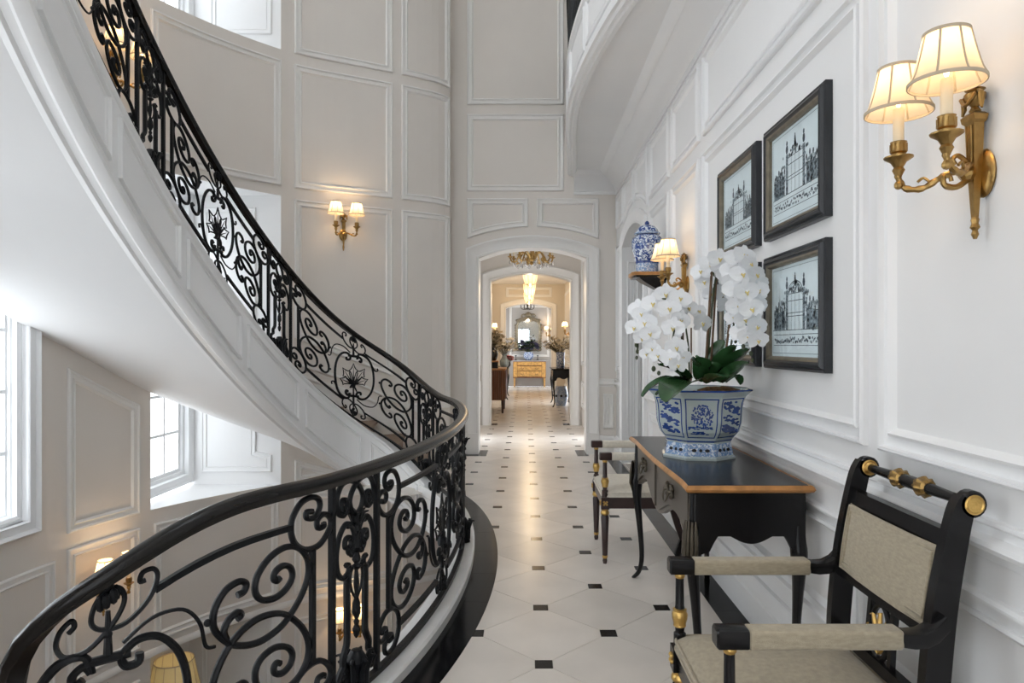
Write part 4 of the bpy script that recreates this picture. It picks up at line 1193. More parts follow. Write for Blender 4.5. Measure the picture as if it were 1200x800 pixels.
for k in range(N8):
    # blue line frame following the face
    mb = MB()
    zs_ = [.108 + (.298 - .108) * i / 8 for i in range(9)]
    for ua, ub in ((.055, .088), (.912, .945)):
        mb.grid([[fp(k, u, z, d) for z in zs_] for u, d in ((ua, .0), (ua, .0016), (ub, .0016), (ub, .0))])
    for za, zb_ in ((.108, .113), (.293, .299)):
        mb.grid([[fp(k, .055 + .89 * i / 4, z, d) for i in range(5)] for z, d in ((za, .0), (za, .0016), (zb_, .0016), (zb_, .0))])
    mb.build('panel_frame', M['china_blue'], plan, sharp=30)
    # painted decoration: a flowering branch on a bank, or a landscape wash
    mb = MB(); rnd = random.Random(k)
    def blob(u, z, ru, rz, n=7, d=.0012):
        c = []
        for i in range(n):
            a = 2 * PI * i / n; rr = .75 + .5 * rnd.random(); c.append(fp(k, min(max(u + ru * rr * math.cos(a), .1), .9), z + rz * rr * math.sin(a), d))
        mb.poly(c)
    if k % 2 == 1:
        for i in range(150):
            a = rnd.random() * 2 * PI; q = math.sqrt(rnd.random()); u, z = .52 + .31 * q * math.cos(a), .215 + .056 * q * math.sin(a); s_ = .8 + .5 * rnd.random()
            blob(u, z, .022 * s_, .0048 * s_, 6, .0010 + rnd.random() * .001)
        for i in range(26): blob(.14 + .7 * rnd.random(), .152 + .012 * rnd.random(), .05, .003, 7, .0010 + rnd.random() * .001)
        for i in range(18): blob(.18 + .6 * rnd.random(), .127 + .014 * rnd.random(), .06, .003, 7, .0010 + rnd.random() * .001)
        for u, z in ((.30, .255), (.74, .245), (.22, .20), (.80, .19), (.46, .265)): blob(u, z, .014, .004)
    else:
        for i in range(150):
            f = rnd.random(); z = .13 + .15 * f; u = .5 + .33 * (rnd.random() - .5) * 2
            if math.sin(z * 120 + u * 6) > -.35: blob(u, z, .075 * (1.2 - f * .4), .0052, 8, .0010 + rnd.random() * .001)
        for i in range(10): blob(.2 + .25 * rnd.random(), .27 + .014 * rnd.random(), .05, .004)
    mb.build('painted_scene', M['china_blue'], plan, sharp=180)
mb = MB(); rnd = random.Random(4)
mb.loft([[Vector((r * math.cos(2 * PI * k / 14) * (1 + .1 * rnd.random()), r * math.sin(2 * PI * k / 14), z + .012 * rnd.random())) for k in range(14)] for r, z in ((.19, .266), (.17, .292), (.12, .305), (.04, .312))])
mb.loft([[Vector((.075 + r * math.cos(2 * PI * k / 10) * (1.2 + .2 * rnd.random()), -.12 + r * .55 * math.sin(2 * PI * k / 10), z + .01 * rnd.random())) for k in range(10)] for r, z in ((.085, .30), (.08, .33), (.045, .342), (.01, .345))])
mb.build('moss', M['moss'], plan, sharp=60)

# ================================================================== ORCHIDS
def at(u, v, Y): return Vector(((u - 616) / 800 * Y, Y, 1.404 - (v - 404) / 800 * Y))
_fl = None
def flower(parent, p, face, size, roll):
    # five petals and a lip, shared mesh
    global _fl
    if _fl is None:
        mb = MB()
        def petal(ang, L, W, cup, tip):
            rows = []
            d = Vector((0, math.sin(ang), math.cos(ang))); w = Vector((0, math.cos(ang), -math.sin(ang)))
            for i in range(6):
                f = i / 5; ww = W * (math.sin(PI * min(1, (.10 + .82 * f ** tip))) ** .7)
                c = d * (L * f); x = cup * (f * f) + .05
                rows.append([c - w * ww + Vector((x + .10 * abs(ww), 0, 0)), c - w * ww * .5 + Vector((x + .02, 0, 0)), c + Vector((x - .03, 0, 0)), c + w * ww * .5 + Vector((x + .02, 0, 0)), c + w * ww + Vector((x + .10 * abs(ww), 0, 0))])
            mb.grid(rows)
        for a in (0, 2.25, -2.25): petal(a, .98, .34, -.06, 1.0)
        for a in (1.42, -1.42): petal(a, 1.02, .62, .05, .75)
        mb.mi = 0
        mb.lathe([(.02, -.02), (.12, .02), (.14, .12), (.06, .22), (.01, .24)], (.05, 0, -.02), 8, Matrix.Rotation(PI / 2, 3, 'Y'))
        mb.mi = 1
        mb.tube([(.12, 0, -.02), (.24, 0, -.12), (.26, .02, -.24), (.20, 0, -.33)], [.07, .10, .08, .02], 7)
        for s_ in (-1, 1): mb.tube([(.12, 0, -.05), (.24, s_ * .10, -.06), (.28, s_ * .14, .03)], [.04, .07, .03], 6)
        _fl = mb.build('flower', [M['petal'], M['throat']], parent, sharp=80); o = _fl
    else:
        o = _fl.copy(); COL.objects.link(o); o.parent = parent
    f = Vector(face).normalized(); z = Vector((0, 0, 1)) - f * f.z
    if z.length < .1: z = Vector((0, 1, 0))
    z.normalize(); yv = z.cross(f)
    R = Matrix((f, yv, z)).transposed().to_4x4() @ Matrix.Rotation(roll, 4, 'X')
    o.matrix_local = Matrix.Translation(p) @ R @ Matrix.Scale(size, 4)
    return o
def orchid_leaf(parent, pts, W, nm='leaf'):
    c = cr(pts, 4); rows = []; n = len(c)
    for i, p in enumerate(c):
        t = (c[min(i + 1, n - 1)] - c[max(i - 1, 0)]).normalized()
        s_ = t.cross(Vector((0, 0, 1)))
        if s_.length < .05: s_ = Vector((0, 1, 0))
        s_.normalize(); u = s_.cross(t)
        f = i / (n - 1); w = W * (math.sin(PI * (.16 + .80 * f)) ** .75)
        rows.append([p - s_ * w + u * w * .28, p - s_ * w * .5 + u * w * .06, p - u * .004, p + s_ * w * .5 + u * w * .06, p + s_ * w + u * w * .28, p + s_ * w * .5 + u * (w * .06 - .004), p - u * .008, p - s_ * w * .5 + u * (w * .06 - .004)])
    mb = MB(); mb.loft(rows); return mb.build(nm, M['leaf'], parent, sharp=70)
def orchid(label, base, stems, flowers, leaves, stakes, buds, seed):
    rnd = random.Random(seed)
    t = thing('orchid', label, 'plant', tuple(base), 0, 'white orchids in the porcelain planter')
    B = Vector(base)
    for st in stems:
        mb = MB(); mb.tube([p - B for p in cr(st, 6)], .0045, 6); mb.build('stem', M['stem'], t)
    for a, b, r in stakes:
        mb = MB(); mb.tube([a - B, b - B], r, 6); sk = mb.build('stake', M['stake'], t)
    for L, W in leaves: orchid_leaf(t, [p - B for p in L], W * 1.5)
    for (u, v, Y, sz, fx, fz) in flowers:
        if seed == 3: Y *= .965
        p = at(u, v, Y) - B
        flower(t, p, (fx + rnd.uniform(-.25, .25), -1, fz + rnd.uniform(-.15, .2)), sz * Y / 800 * .86, rnd.uniform(-.25, .25))
    for (u, v, Y, r) in buds:
        mb = MB(); mb.ball(at(u, v, Y) - B, r, 8, 1.3); mb.build('bud', M['stem'], t)
    return t
bz = .85 + .30
# left plant: arching spray towards the left
YL = 3.30
fl = [(748, 362, 3.45, 15, -.5, 0), (757, 378, 3.40, 17, -.5, 0), (744, 384, 3.42, 14, -.6, 0), (766, 356, 3.36, 17, -.2, .1), (780, 345, 3.34, 16, -.2, .2), (762, 390, 3.30, 15, -.4, -.1), (753, 396, 3.36, 13, -.5, -.1), (784, 362, 3.28, 17, 0, .1), (797, 350, 3.30, 16, .2, .3), (806, 361, 3.34, 15, .5, .2), (789, 384, 3.22, 16, -.2, 0), (797, 375, 3.24, 15, .3, 0), (792, 407, 3.18, 16, -.1, 0), (786, 420, 3.16, 13, -.2, -.2), (800, 418, 3.18, 12, .2, -.2), (794, 427, 3.15, 14, .1, -.3), (822, 378, 3.36, 16, .4, -.2), (818, 365, 3.38, 13, .3, .3), (765, 408, 3.3, 12, -.4, -.2), (772, 416, 3.28, 13, -.5, -.2), (758, 414, 3.34, 11, -.5, -.3), (752, 368, 3.42, 14, -.4, .2)]
orchid('white orchid at the left of the planter, its spray arching over to the left', (.80, 3.36, bz),
       [[at(808, 446, 3.36), at(806, 400, 3.34), at(797, 364, 3.32), at(775, 350, 3.34), at(752, 372, 3.42), at(747, 410, 3.42)], [at(804, 446, 3.34), at(800, 405, 3.28), at(795, 378, 3.24), at(788, 400, 3.2), at(793, 432, 3.15)], [at(800, 446, 3.34), at(792, 432, 3.3), at(770, 420, 3.3), at(766, 402, 3.3)]],
       fl,
       [([at(806, 444, 3.35), at(790, 432, 3.3), at(772, 426, 3.24)], .034), ([at(806, 448, 3.33), at(786, 442, 3.26), at(764, 452, 3.2), at(752, 464, 3.18)], .022), ([at(812, 446, 3.3), at(800, 448, 3.18), at(790, 455, 3.08), at(780, 470, 3.02)], .056), ([at(822, 446, 3.3), at(824, 430, 3.2), at(815, 418, 3.1)], .034), ([at(828, 446, 3.28), at(840, 440, 3.14), at(852, 440, 3.06)], .028), ([at(804, 448, 3.35), at(788, 446, 3.33), at(768, 462, 3.3)], .016)],
       [(at(800, 350, 3.34), at(801, 448, 3.34), .0045), (at(810, 384, 3.33), at(810, 446, 3.33), .004)],
       [(746, 404, 3.4, .010), (747, 412, 3.4, .009), (746, 419, 3.4, .008), (766, 432, 3.28, .011), (772, 437, 3.26, .009)], 1)
fl = [(832, 310, 3.55, 16, -.3, .2), (822, 318, 3.58, 15, -.5, .1), (826, 330, 3.60, 14, -.6, 0), (843, 304, 3.52, 17, 0, .2), (852, 322, 3.5, 16, .1, .1), (846, 342, 3.62, 15, .2, 0), (850, 358, 3.62, 14, .3, 0), (834, 344, 3.64, 13, -.3, 0)]
orchid('white orchid at the back of the planter, tall with two brown stakes', (.90, 3.58, bz),
       [[at(826, 446, 3.58), at(832, 390, 3.58), at(838, 330, 3.57), at(846, 306, 3.54), at(855, 320, 3.52)], [at(828, 446, 3.6), at(834, 360, 3.6), at(836, 318, 3.58), at(822, 322, 3.58)]],
       fl,
       [([at(830, 446, 3.55), at(835, 424, 3.56), at(842, 408, 3.58), at(846, 398, 3.6)], .036), ([at(826, 446, 3.55), at(822, 428, 3.52), at(816, 416, 3.52)], .034), ([at(828, 448, 3.5), at(822, 432, 3.42), at(814, 420, 3.38)], .03)],
       [(at(834, 318, 3.56), at(826, 446, 3.56), .007), (at(840, 316, 3.58), at(832, 446, 3.58), .006)],
       [(862, 400, 3.55, .008)], 2)
fl = [(864, 303, 3.34, 18, .1, .2), (872, 300, 3.30, 17, .2, .2), (858, 318, 3.36, 17, 0, .1), (870, 322, 3.28, 18, .1, .1), (885, 322, 3.26, 17, .4, .1), (862, 338, 3.30, 18, -.1, 0), (874, 342, 3.22, 18, .1, 0), (888, 340, 3.24, 16, .4, 0), (866, 358, 3.24, 18, -.1, 0), (880, 362, 3.16, 18, .1, 0), (890, 356, 3.22, 14, .5, 0), (872, 374, 3.2, 16, 0, 0), (886, 382, 3.12, 18, .3, -.1), (868, 390, 3.2, 15, -.2, -.1), (876, 394, 3.12, 15, 0, -.1), (888, 398, 3.1, 15, .2, -.3), (860, 372, 3.28, 13, -.3, 0), (878, 310, 3.26, 15, .3, .2), (892, 332, 3.26, 13, .5, 0), (858, 330, 3.34, 15, -.2, 0)]
orchid('white orchid at the right of the planter, its heavy spray hanging down to the right', (.95, 3.34, bz),
       [[at(846, 444, 3.35), at(852, 400, 3.36), at(858, 340, 3.38), at(866, 306, 3.34), at(878, 320, 3.28), at(886, 360, 3.2), at(888, 404, 3.12)], [at(848, 444, 3.33), at(858, 396, 3.3), at(863, 350, 3.3), at(872, 345, 3.24), at(876, 396, 3.14)]],
       fl,
       [([at(846, 444, 3.3), at(856, 428, 3.25), at(868, 417, 3.2), at(877, 408, 3.17)], .050), ([at(842, 446, 3.3), at(850, 420, 3.22), at(862, 404, 3.16)], .036), ([at(846, 447, 3.26), at(860, 436, 3.18), at(870, 427, 3.14), at(877, 424, 3.12)], .044), ([at(850, 447, 3.3), at(862, 440, 3.3), at(868, 450, 3.32)], .022), ([at(836, 446, 3.28), at(838, 432, 3.2), at(834, 424, 3.16)], .024), ([at(838, 446, 3.35), at(846, 428, 3.38), at(852, 420, 3.4)], .03)],
       [(at(862, 330, 3.37), at(846, 444, 3.34), .006)],
       [(871, 406, 3.14, .010), (880, 414, 3.12, .009), (882, 422, 3.12, .008), (896, 350, 3.2, .009)], 3)
# ================================================================== SCONCES
def lamp_shade(t, c, rb, rt, h, mname='shade', power=3.0, panels=8, bulb=True, name='lamp_shade', sq=1.0):
    mb = MB(); n = 32; rows = []
    for k in range(7):
        f = k / 6; r = rb + (rt - rb) * (f ** .72)
        rows.append([Vector((c[0] + r * math.cos(2 * PI * i / n), c[1] + r * math.sin(2 * PI * i / n), c[2] + h * f)) for i in range(n)])
    mb.grid(rows, closed_u=True); sh = mb.build(name, M[mname], t, sharp=80)
    mb = MB()
    for f, r in ((0, rb), (1, rt)):
        mb.lathe([(r - .001, -.004), (r + .002, -.004), (r + .002, .004), (r - .001, .004), (r - .001, -.004)], (c[0], c[1], c[2] + h * f), n, cap=False)
    for i in range(panels):
        a = 2 * PI * i / panels
        mb.tube([Vector((c[0] + (rb + (rt - rb) * (f ** .72)) * math.cos(a), c[1] + (rb + (rt - rb) * (f ** .72)) * math.sin(a), c[2] + h * f)) for f in [k / 6 for k in range(7)]], .0028, 4)
    mb.build('trim_tape', M['shade_trim'], sh)
    if bulb:
        mb = MB(); mb.lathe([(.004, -.02), (.010, .0), (.013, .02), (.008, .045), (.001, .06)], (c[0], c[1], c[2] + h * .30), 10); mb.build('bulb', M['bulb'], t)
        ld = bpy.data.lights.new('shade_light', 'POINT'); ld.energy = power; ld.color = (1., .70, .40); ld.shadow_soft_size = .025
        lo = bpy.data.objects.new('shade_light', ld); COL.objects.link(lo); lo.parent = t; lo.location = (c[0], c[1], c[2] + h * .66)
def sconce(label, loc, rz, power=3.0, fine=True):
    # local +x is away from the wall
    t = thing('wall_sconce', label, 'wall lamp', loc, rz, 'twin brass sconces')
    n = 12 if fine else 8
    mb = MB(); mb.lathe([(.0, 0), (.040, 0), (.043, .006), (.038, .012), (.030, .016), (.0, .018)], (0, 0, 0), 20, Matrix.Rotation(PI / 2, 3, 'Y'), sx=1.45, sy=1.0)
    mb.build('backplate', M['brass'], t)
    # fluted tapering stem
    mb = MB()
    def ring(x, w, d, z): return [Vector((x + d, -w, z)), Vector((x + d, w, z)), Vector((x - d, w * .8, z)), Vector((x - d, -w * .8, z))]
    mb.loft([ring(.028, .006, .006, -.12), ring(.028, .011, .010, -.03), ring(.028, .014, .012, .02), ring(.028, .019, .014, .125), ring(.028, .026, .018, .132), ring(.028, .028, .02, .145), ring(.028, .02, .014, .152)])
    for w in (-.009, 0, .009): mb.tube([(.041, w * .75, -.02), (.044, w, .12)], .0028, 5)
    mb.lathe([(.004, -.167), (.009, -.155), (.006, -.145), (.012, -.138), (.008, -.128), (.010, -.118), (.007, -.11)], (.028, 0, 0), 10)
    st = mb.build('stem', M['brass'], t, sharp=30)
    mb = MB(); mb.lathe([(.010, .150), (.014, .158), (.008, .168), (.022, .185), (.025, .20), (.018, .206), (.024, .212), (.010, .22), (.004, .228)], (.028, 0, 0), 12)
    for s in (-1, 1):
        mb.tube([(.034, s * .02, .205), (.036, s * .034, .195), (.034, s * .034, .17), (.036, s * .038, .155)], [.005, .007, .007, .003], 6)
    mb.tube(cr([(.045, -.03, .195), (.052, 0, .172), (.045, .03, .195)], 4), .005, 6)
    mb.build('urn_finial', M['brass'], st)
    mb = MB()
    mb.ball((.048, 0, .0), .022, 8); mb.tube(cr([(.04, 0, -.01), (.075, 0, -.035), (.105, 0, -.03), (.108, 0, -.008), (.092, 0, -.008), (.088, 0, -.02)], 4), [.008] * 8 + [.007] * 8 + [.005] * 5, 6)
    mb.tube(cr([(.04, 0, .02), (.07, 0, .045), (.085, 0, .035), (.078, 0, .022)], 4), .006, 6)
    mb.build('arm_boss', M['brass'], t)
    for s in (-1, 1):
        mb = MB(); ax, ay = .165, s * .105
        c = cr([(.04, 0, .0), (.06, s * .03, .012), (.085, s * .055, .0), (.115, s * .082, -.02), (.148, s * .102, -.015), (.165, s * .105, .012), (ax, ay, .035)], 5)
        mb.tube(c, [.007 + .003 * math.sin(k * .9) ** 2 for k in range(len(c))], 7)
        ma = mb; mb = MB(); mb.tube(cr([(.10, s * .068, -.008), (.112, s * .08, .008), (.125, s * .085, -.002)], 3), .004, 5)
        arm = ma.build('arm', M['brass'], t, sharp=50); mb.build('arm_tendril', M['brass'], arm); mb = MB(); mb.ball((ax, ay, -.006), .012, 8); mb.build('arm_knop', M['brass'], arm)
        mb = MB(); mb.lathe([(.008, .018), (.016, .034), (.012, .042), (.020, .056), (.036, .066), (.037, .070), (.018, .070), (.017, .078), (.021, .082), (.019, .106), (.021, .110), (.013, .111)], (ax, ay, 0), 14)
        for k in range(10):
            a = 2 * PI * k / 10; mb.tube([(ax + .0195 * math.cos(a), ay + .0195 * math.sin(a), .083), (ax + .0195 * math.cos(a), ay + .0195 * math.sin(a), .105)], .0025, 4)
        mb.build('candle_cup', M['brass'], arm)
        mb = MB(); mb.lathe([(.0135, .105), (.0135, .195), (.012, .20)], (ax, ay, 0), 12); mb.build('candle_sleeve', M['candle'], arm)
        lamp_shade(t, (ax, ay, .19), .083, .050, .116, 'shade', power)
    return t
sconce('large brass sconce with two lit cream shades at upper right, nearest to us', (XR, 1.735, 1.84), PI, 1.1)
sconce('brass sconce with lit cream shades behind the white orchids, right of the blue jar', (XR, 4.92, 1.84), PI, 1.8)
def wall_sconce_at(label, u_wall, z, power, sc=1.1):
    t = min((abs(616 + 800 * wpos(q)[0].x / wpos(q)[0].y - u_wall), q) for q in steps(T458 - .2, TW2, .02))[1]
    p, tg, n = wpos(t)
    o = sconce(label, (p.x, p.y, z), math.atan2(n.y, n.x), power); o.scale = (sc, sc, sc); return o
wall_sconce_at('small lit brass sconce in the middle panel of the curved wall, above the stairs', 402, 2.66, 3.2)
wall_sconce_at('lit brass sconce on the lower wall seen low down through the vertical railing bars', 406, -1.88, 4.0)
wall_sconce_at('lit brass sconce on the lower left wall below the near handrail', 117, -.72, 3.0)
wall_sconce_at('lit brass sconce high on the left wall, half hidden by the upper stair railing', 131, 3.68, 3.0, 1.25)

# ================================================================== FRAMED PRINTS
def print_frame(label, y0, y1, z0, z1, seed):
    t = thing('framed_print', label, 'picture', (XR, (y0 + y1) / 2, (z0 + z1) / 2), 0, 'framed gate engravings')
    hy, hz = (y1 - y0) / 2, (z1 - z0) / 2
    mp = lambda u, w, d: Vector((-d, u, w))
    R4 = [(-hy, -hz), (hy, -hz), (hy, hz), (-hy, hz)]
    mb = MB(); moulding(mb, R4, mp, [(0, 0), (0, .028), (.006, .034), (.014, .030), (.020, .040), (.030, .044), (.036, .036), (.042, .034), (.042, .01)], 9); mb.build('frame', M['frame_black'], t, sharp=25)
    mb = MB(); moulding(mb, R4, mp, [(.041, .015), (.041, .036), (.048, .034), (.056, .026), (.058, .012)], 9); mb.build('frame_lip', M['frame_gold'], t, sharp=25)
    iy, iz = hy - .056, hz - .056
    mb = MB(); mb.quad((-.012, -iy, -iz), (-.012, iy, -iz), (-.012, iy, iz), (-.012, -iy, iz)); mb.box(-.011, -.001, -iy, iy, -iz, iz); pp = mb.build('paper', M['paper'], t)
    # engraved gate: flat ink lines printed on the paper
    x = -.0128; rnd = random.Random(seed); ink = MB(); sft = MB()
    def ln(m_, a, b, w=.0016):
        a, b = Vector(a), Vector(b); d = (b - a)
        if d.length < 1e-6: return
        n = Vector((-d.y, d.x)).normalized() * w
        m_.quad((x, *(a - n)), (x, *(b - n)), (x, *(b + n)), (x, *(a + n)))
    def bl(m_, c, r, n=7, ry=None):
        m_.poly([(x - .0002, c[0] + r * math.cos(2 * PI * k / n), c[1] + (ry or r) * math.sin(2 * PI * k / n)) for k in range(n)])
    my, mz = iy - .018, iz - .016
    for a, b in (((-my, -mz), (my, -mz)), ((my, -mz), (my, mz)), ((my, mz), (-my, mz)), ((-my, mz), (-my, -mz))): ln(sft, a, b, .0013)
    zf = -iz * .42
    # lower band with openwork scroll
    zb0, zb1 = -mz + .035, zf - .02
    for z in (zb0, zb1): ln(ink, (-my + .01, z), (my - .01, z), .0012)
    for k in range(60):
        c = (-my + .02 + (2 * my - .04) * (k + .5) / 60, zb0 + (zb1 - zb0) * (.25 + .5 * rnd.random())); bl(ink if k % 3 else sft, c, .0048 + .003 * rnd.random(), 5)
    # gate
    gw, gh = my * .32, iz * (.86 if seed % 2 else .72)
    for s in (-1, 1):
        for q in (1.0, 1.22): ln(ink, (s * gw * q, zf), (s * gw * q, zf + gh), .0024)
        for k in range(12): ln(ink, (s * gw * 1.0, zf + gh * k / 12), (s * gw * 1.22, zf + gh * (k + .5) / 12), .0013)
        sft.quad((x + .0003, s * gw, zf), (x + .0003, s * gw * 1.22, zf), (x + .0003, s * gw * 1.22, zf + gh), (x + .0003, s * gw, zf + gh))
        bl(ink, (s * gw * 1.11, zf + gh + .022), .013, 8, .020); bl(ink, (s * gw * 1.11, zf + gh + .05), .008, 7, .012)
        # wings
        for j in range(4):
            a = s * my * (.46 + .13 * j); hh = gh * (.66 - .08 * abs(j - 1.3))
            ln(ink, (a, zf), (a, zf + hh), .0018); bl(ink, (a, zf + hh + .012), .007, 6, .014)
            for k in range(9): bl(ink if k % 2 else sft, (a + s * my * .065, zf + hh * (k + .5) / 9), .006 + .006 * rnd.random(), 6)
        ln(ink, (s * my * .42, zf + gh * .5), (s * my * .92, zf + gh * .42), .0014)
        sft.quad((x + .0003, s * my * .46, zf), (x + .0003, s * my * .88, zf), (x + .0003, s * my * .88, zf + gh * .42), (x + .0003, s * my * .46, zf + gh * .5))
    for k in range(5): ln(ink, (-gw + 2 * gw * k / 4, zf), (-gw + 2 * gw * k / 4, zf + gh * .88), .0012)
    for q in (.0, .34, .42, .72, .9): ln(ink, (-gw, zf + gh * q), (gw, zf + gh * q), .0014)
    for k in range(34):
        a = rnd.uniform(-1, 1); zt = zf + gh * (.93 + .30 * (1 - abs(a)) * rnd.random()); bl(ink if k % 2 else sft, (a * gw * .95, zt), .004 + .006 * rnd.random(), 6)
    if seed % 2 == 0 or seed == 13:
        arc = [(gw * math.cos(PI * k / 16), zf + gh * .88 + gh * .32 * math.sin(PI * k / 16)) for k in range(17)]
        for a, b in zip(arc[:-1], arc[1:]): ln(ink, a, b, .0022); ln(sft, (a[0] * .85, a[1] - .006), (b[0] * .85, b[1] - .006), .0016)
    for k in range(5): bl(ink, (0, zf + gh * (1.14 + .06 * k)), .013 - .002 * k, 7)
    for k in range(150):
        s = 1 if k % 2 else -1; q = rnd.random(); hh = gh * (.62 if q > .35 else 1.0)
        bl(ink if k % 3 == 0 else sft, (s * (gw * 1.02 + q * (my * .9 - gw)), zf + hh * rnd.random()), .004 + .005 * rnd.random(), 5)
    ln(ink, (-my, zf), (my, zf), .0014)
    ink.build('engraving', M['ink'], pp); sft.build('engraving_tone', M['ink_light'], pp)
    mb = MB(); mb.quad((-.020, -iy, -iz), (-.020, iy, -iz), (-.020, iy, iz), (-.020, -iy, iz)); mb.build('glazing', M['glass'], t)
    return t
Y1, Y2, Y3, Y4 = 2.60, 3.265, 3.38, 4.045
print_frame('framed gate engraving at upper right of the four, its gate topped by a tall spire', Y1, Y2, 1.895, 2.415, 11)
print_frame('framed gate engraving at upper left of the four, above and behind the orchids', Y3, Y4, 1.895, 2.415, 12)
print_frame('framed gate engraving at lower right of the four, just right of the orchid spray', Y1, Y2, 1.295, 1.815, 13)
print_frame('framed gate engraving mostly hidden behind the white orchid flowers', Y3, Y4, 1.295, 1.815, 14)

# ================================================================== JAR ON ITS BRACKET
BX, BY, BZ = 1.01, 5.68, 2.00
br = thing('wall_bracket', 'gilt and black wall bracket carrying the blue and white jar', 'bracket', (XR, BY, BZ))
mb = MB(); mb.prism([(-.30, -.10), (-.28, -.145), (.0, -.155), (.0, .155), (-.28, .145), (-.30, .10)], 2, -.028, -.001); sh = mb.build('shelf', M['honey'], br, sharp=25)
mb = MB(); mb.prism([(-.285, -.10), (-.27, -.135), (.0, -.14), (.0, .14), (-.27, .135), (-.285, .10)], 2, -.045, -.028); mb.build('shelf_underside', M['ebony'], sh)
mb = MB(); mb.loft([[Vector((-x, y, z)) for x, y in ((0, -w), (0, w), (d, w), (d, -w))] for d, w, z in ((.24, .10, -.045), (.20, .085, -.075), (.12, .06, -.12), (.05, .045, -.16), (.03, .03, -.18), (.015, .012, -.21))]); mb.build('corbel', M['ebony'], br)
jar = thing('ginger_jar', 'blue and white lidded ginger jar on the wall bracket by the arched doorway', 'jar', (BX, BY, BZ))
mb = MB(); mb.lathe([(.085, 0), (.095, .004), (.092, .06), (.094, .085)], n=28); mb.build('foot_band', M['china_light'], jar, sharp=40)
mb = MB(); mb.lathe([(.094, .085), (.098, .10), (.118, .17), (.130, .23), (.130, .265), (.118, .295), (.090, .312), (.078, .322)], n=28); mb.build('body', M['china'], jar, sharp=60)
mb = MB(); mb.lathe([(.0955, .078), (.0975, .085), (.0975, .098), (.096, .104)], n=28); mb.build('blue_band', M['china_blue'], jar)
mb = MB(); mb.lathe([(.102, .322), (.106, .326), (.106, .332), (.096, .336), (.086, .362), (.062, .388), (.030, .400), (.010, .404)], n=28); lid = mb.build('lid', M['china'], jar, sharp=50)
mb = MB(); mb.lathe([(.103, .320), (.108, .326), (.106, .333), (.098, .336)], n=28); mb.build('lid_rim', M['china_light'], lid)
mb = MB(); mb.lathe([(.010, .400), (.018, .408), (.020, .418), (.012, .430), (.002, .436)], n=12); mb.build('lid_knob', M['china_blue'], lid)

# ================================================================== LOWER LAMP
LP = thing('table_lamp', 'lit yellow shaded table lamp in the lower niche behind the railing scrolls', 'lamp', (-3.42, 6.64, -2.62)); LP.scale = (1.3, 1.3, 1.3)
mb = MB(); mb.lathe([(.07, 0), (.075, .02), (.03, .05), (.05, .12), (.075, .22), (.06, .32), (.025, .38), (.015, .48), (.012, .56)], n=20); mb.build('base', M['brass'], LP)
lamp_shade(LP, (0, 0, .47), .20, .135, .27, 'shade_yellow', .6, panels=12)
# ================================================================== THE ENFILADE: things beyond the arch
def bouquet(name, label, loc, rx, rz, n, m, seed, size=.05, stems='grey_leaf', cat='flowers', group=None, m2=None):
    rnd = random.Random(seed); t = thing(name, label, cat, loc, 0, group)
    mb = MB(); sm = MB()
    for i in range(n):
        a = rnd.uniform(0, 2 * PI); f = rnd.random() ** .5; e = rnd.uniform(.1, 1)
        p = Vector((rx * f * math.cos(a), rx * .48 * f * math.sin(a), rz * (e if f < .8 else e * .7)))
        s_ = size * rnd.uniform(.6, 1.2)
        mb.mi = 1 if (m2 and rnd.random() < .35) else 0
        R = Matrix.Rotation(rnd.uniform(0, 6), 3, 'Z') @ Matrix.Rotation(rnd.uniform(-.8, .8), 3, 'X')
        for k in range(5):
            q = 2 * PI * k / 5; d = R @ Vector((math.cos(q), math.sin(q), .35)); w = R @ Vector((-math.sin(q), math.cos(q), 0))
            mb.poly([p, p + d * s_ * .6 + w * s_ * .35, p + d * s_, p + d * s_ * .6 - w * s_ * .35])
        if i % 2 == 0: sm.tube([(0, 0, -.10), Vector((p.x * .5, p.y * .5, p.z * .5)), p], .004, 4)
        if i % 3 == 0:
            d = R @ Vector((0, 1, .3)); w = R @ Vector((1, 0, 0)); sm.poly([p * .8, p * .8 + d * size * 1.0 + w * size * .35, p * .8 + d * size * 2.2, p * .8 + d * size - w * size * .35])
    b = mb.build('blossoms', [M[m], M[m2 or m]], t, sharp=180); b['kind'] = 'stuff'
    b = sm.build('stems', M[stems], t, sharp=60); b['kind'] = 'stuff'
    return t
def vase(name, label, loc, prof, m, cat='vase', n=18, band=None):
    t = thing(name, label, cat, loc)
    mb = MB(); mb.lathe(prof, n=n); mb.build('body', M[m], t, sharp=50)
    z1 = prof[-1][1]; r1 = prof[-1][0]
    mb = MB(); mb.lathe([(r1 * .9, z1 - .004), (r1 * 1.04, z1), (r1 * 1.04, z1 + .010), (r1 * .85, z1 + .008)], n=n); mb.build('rim', M[band or m], t)
    return t
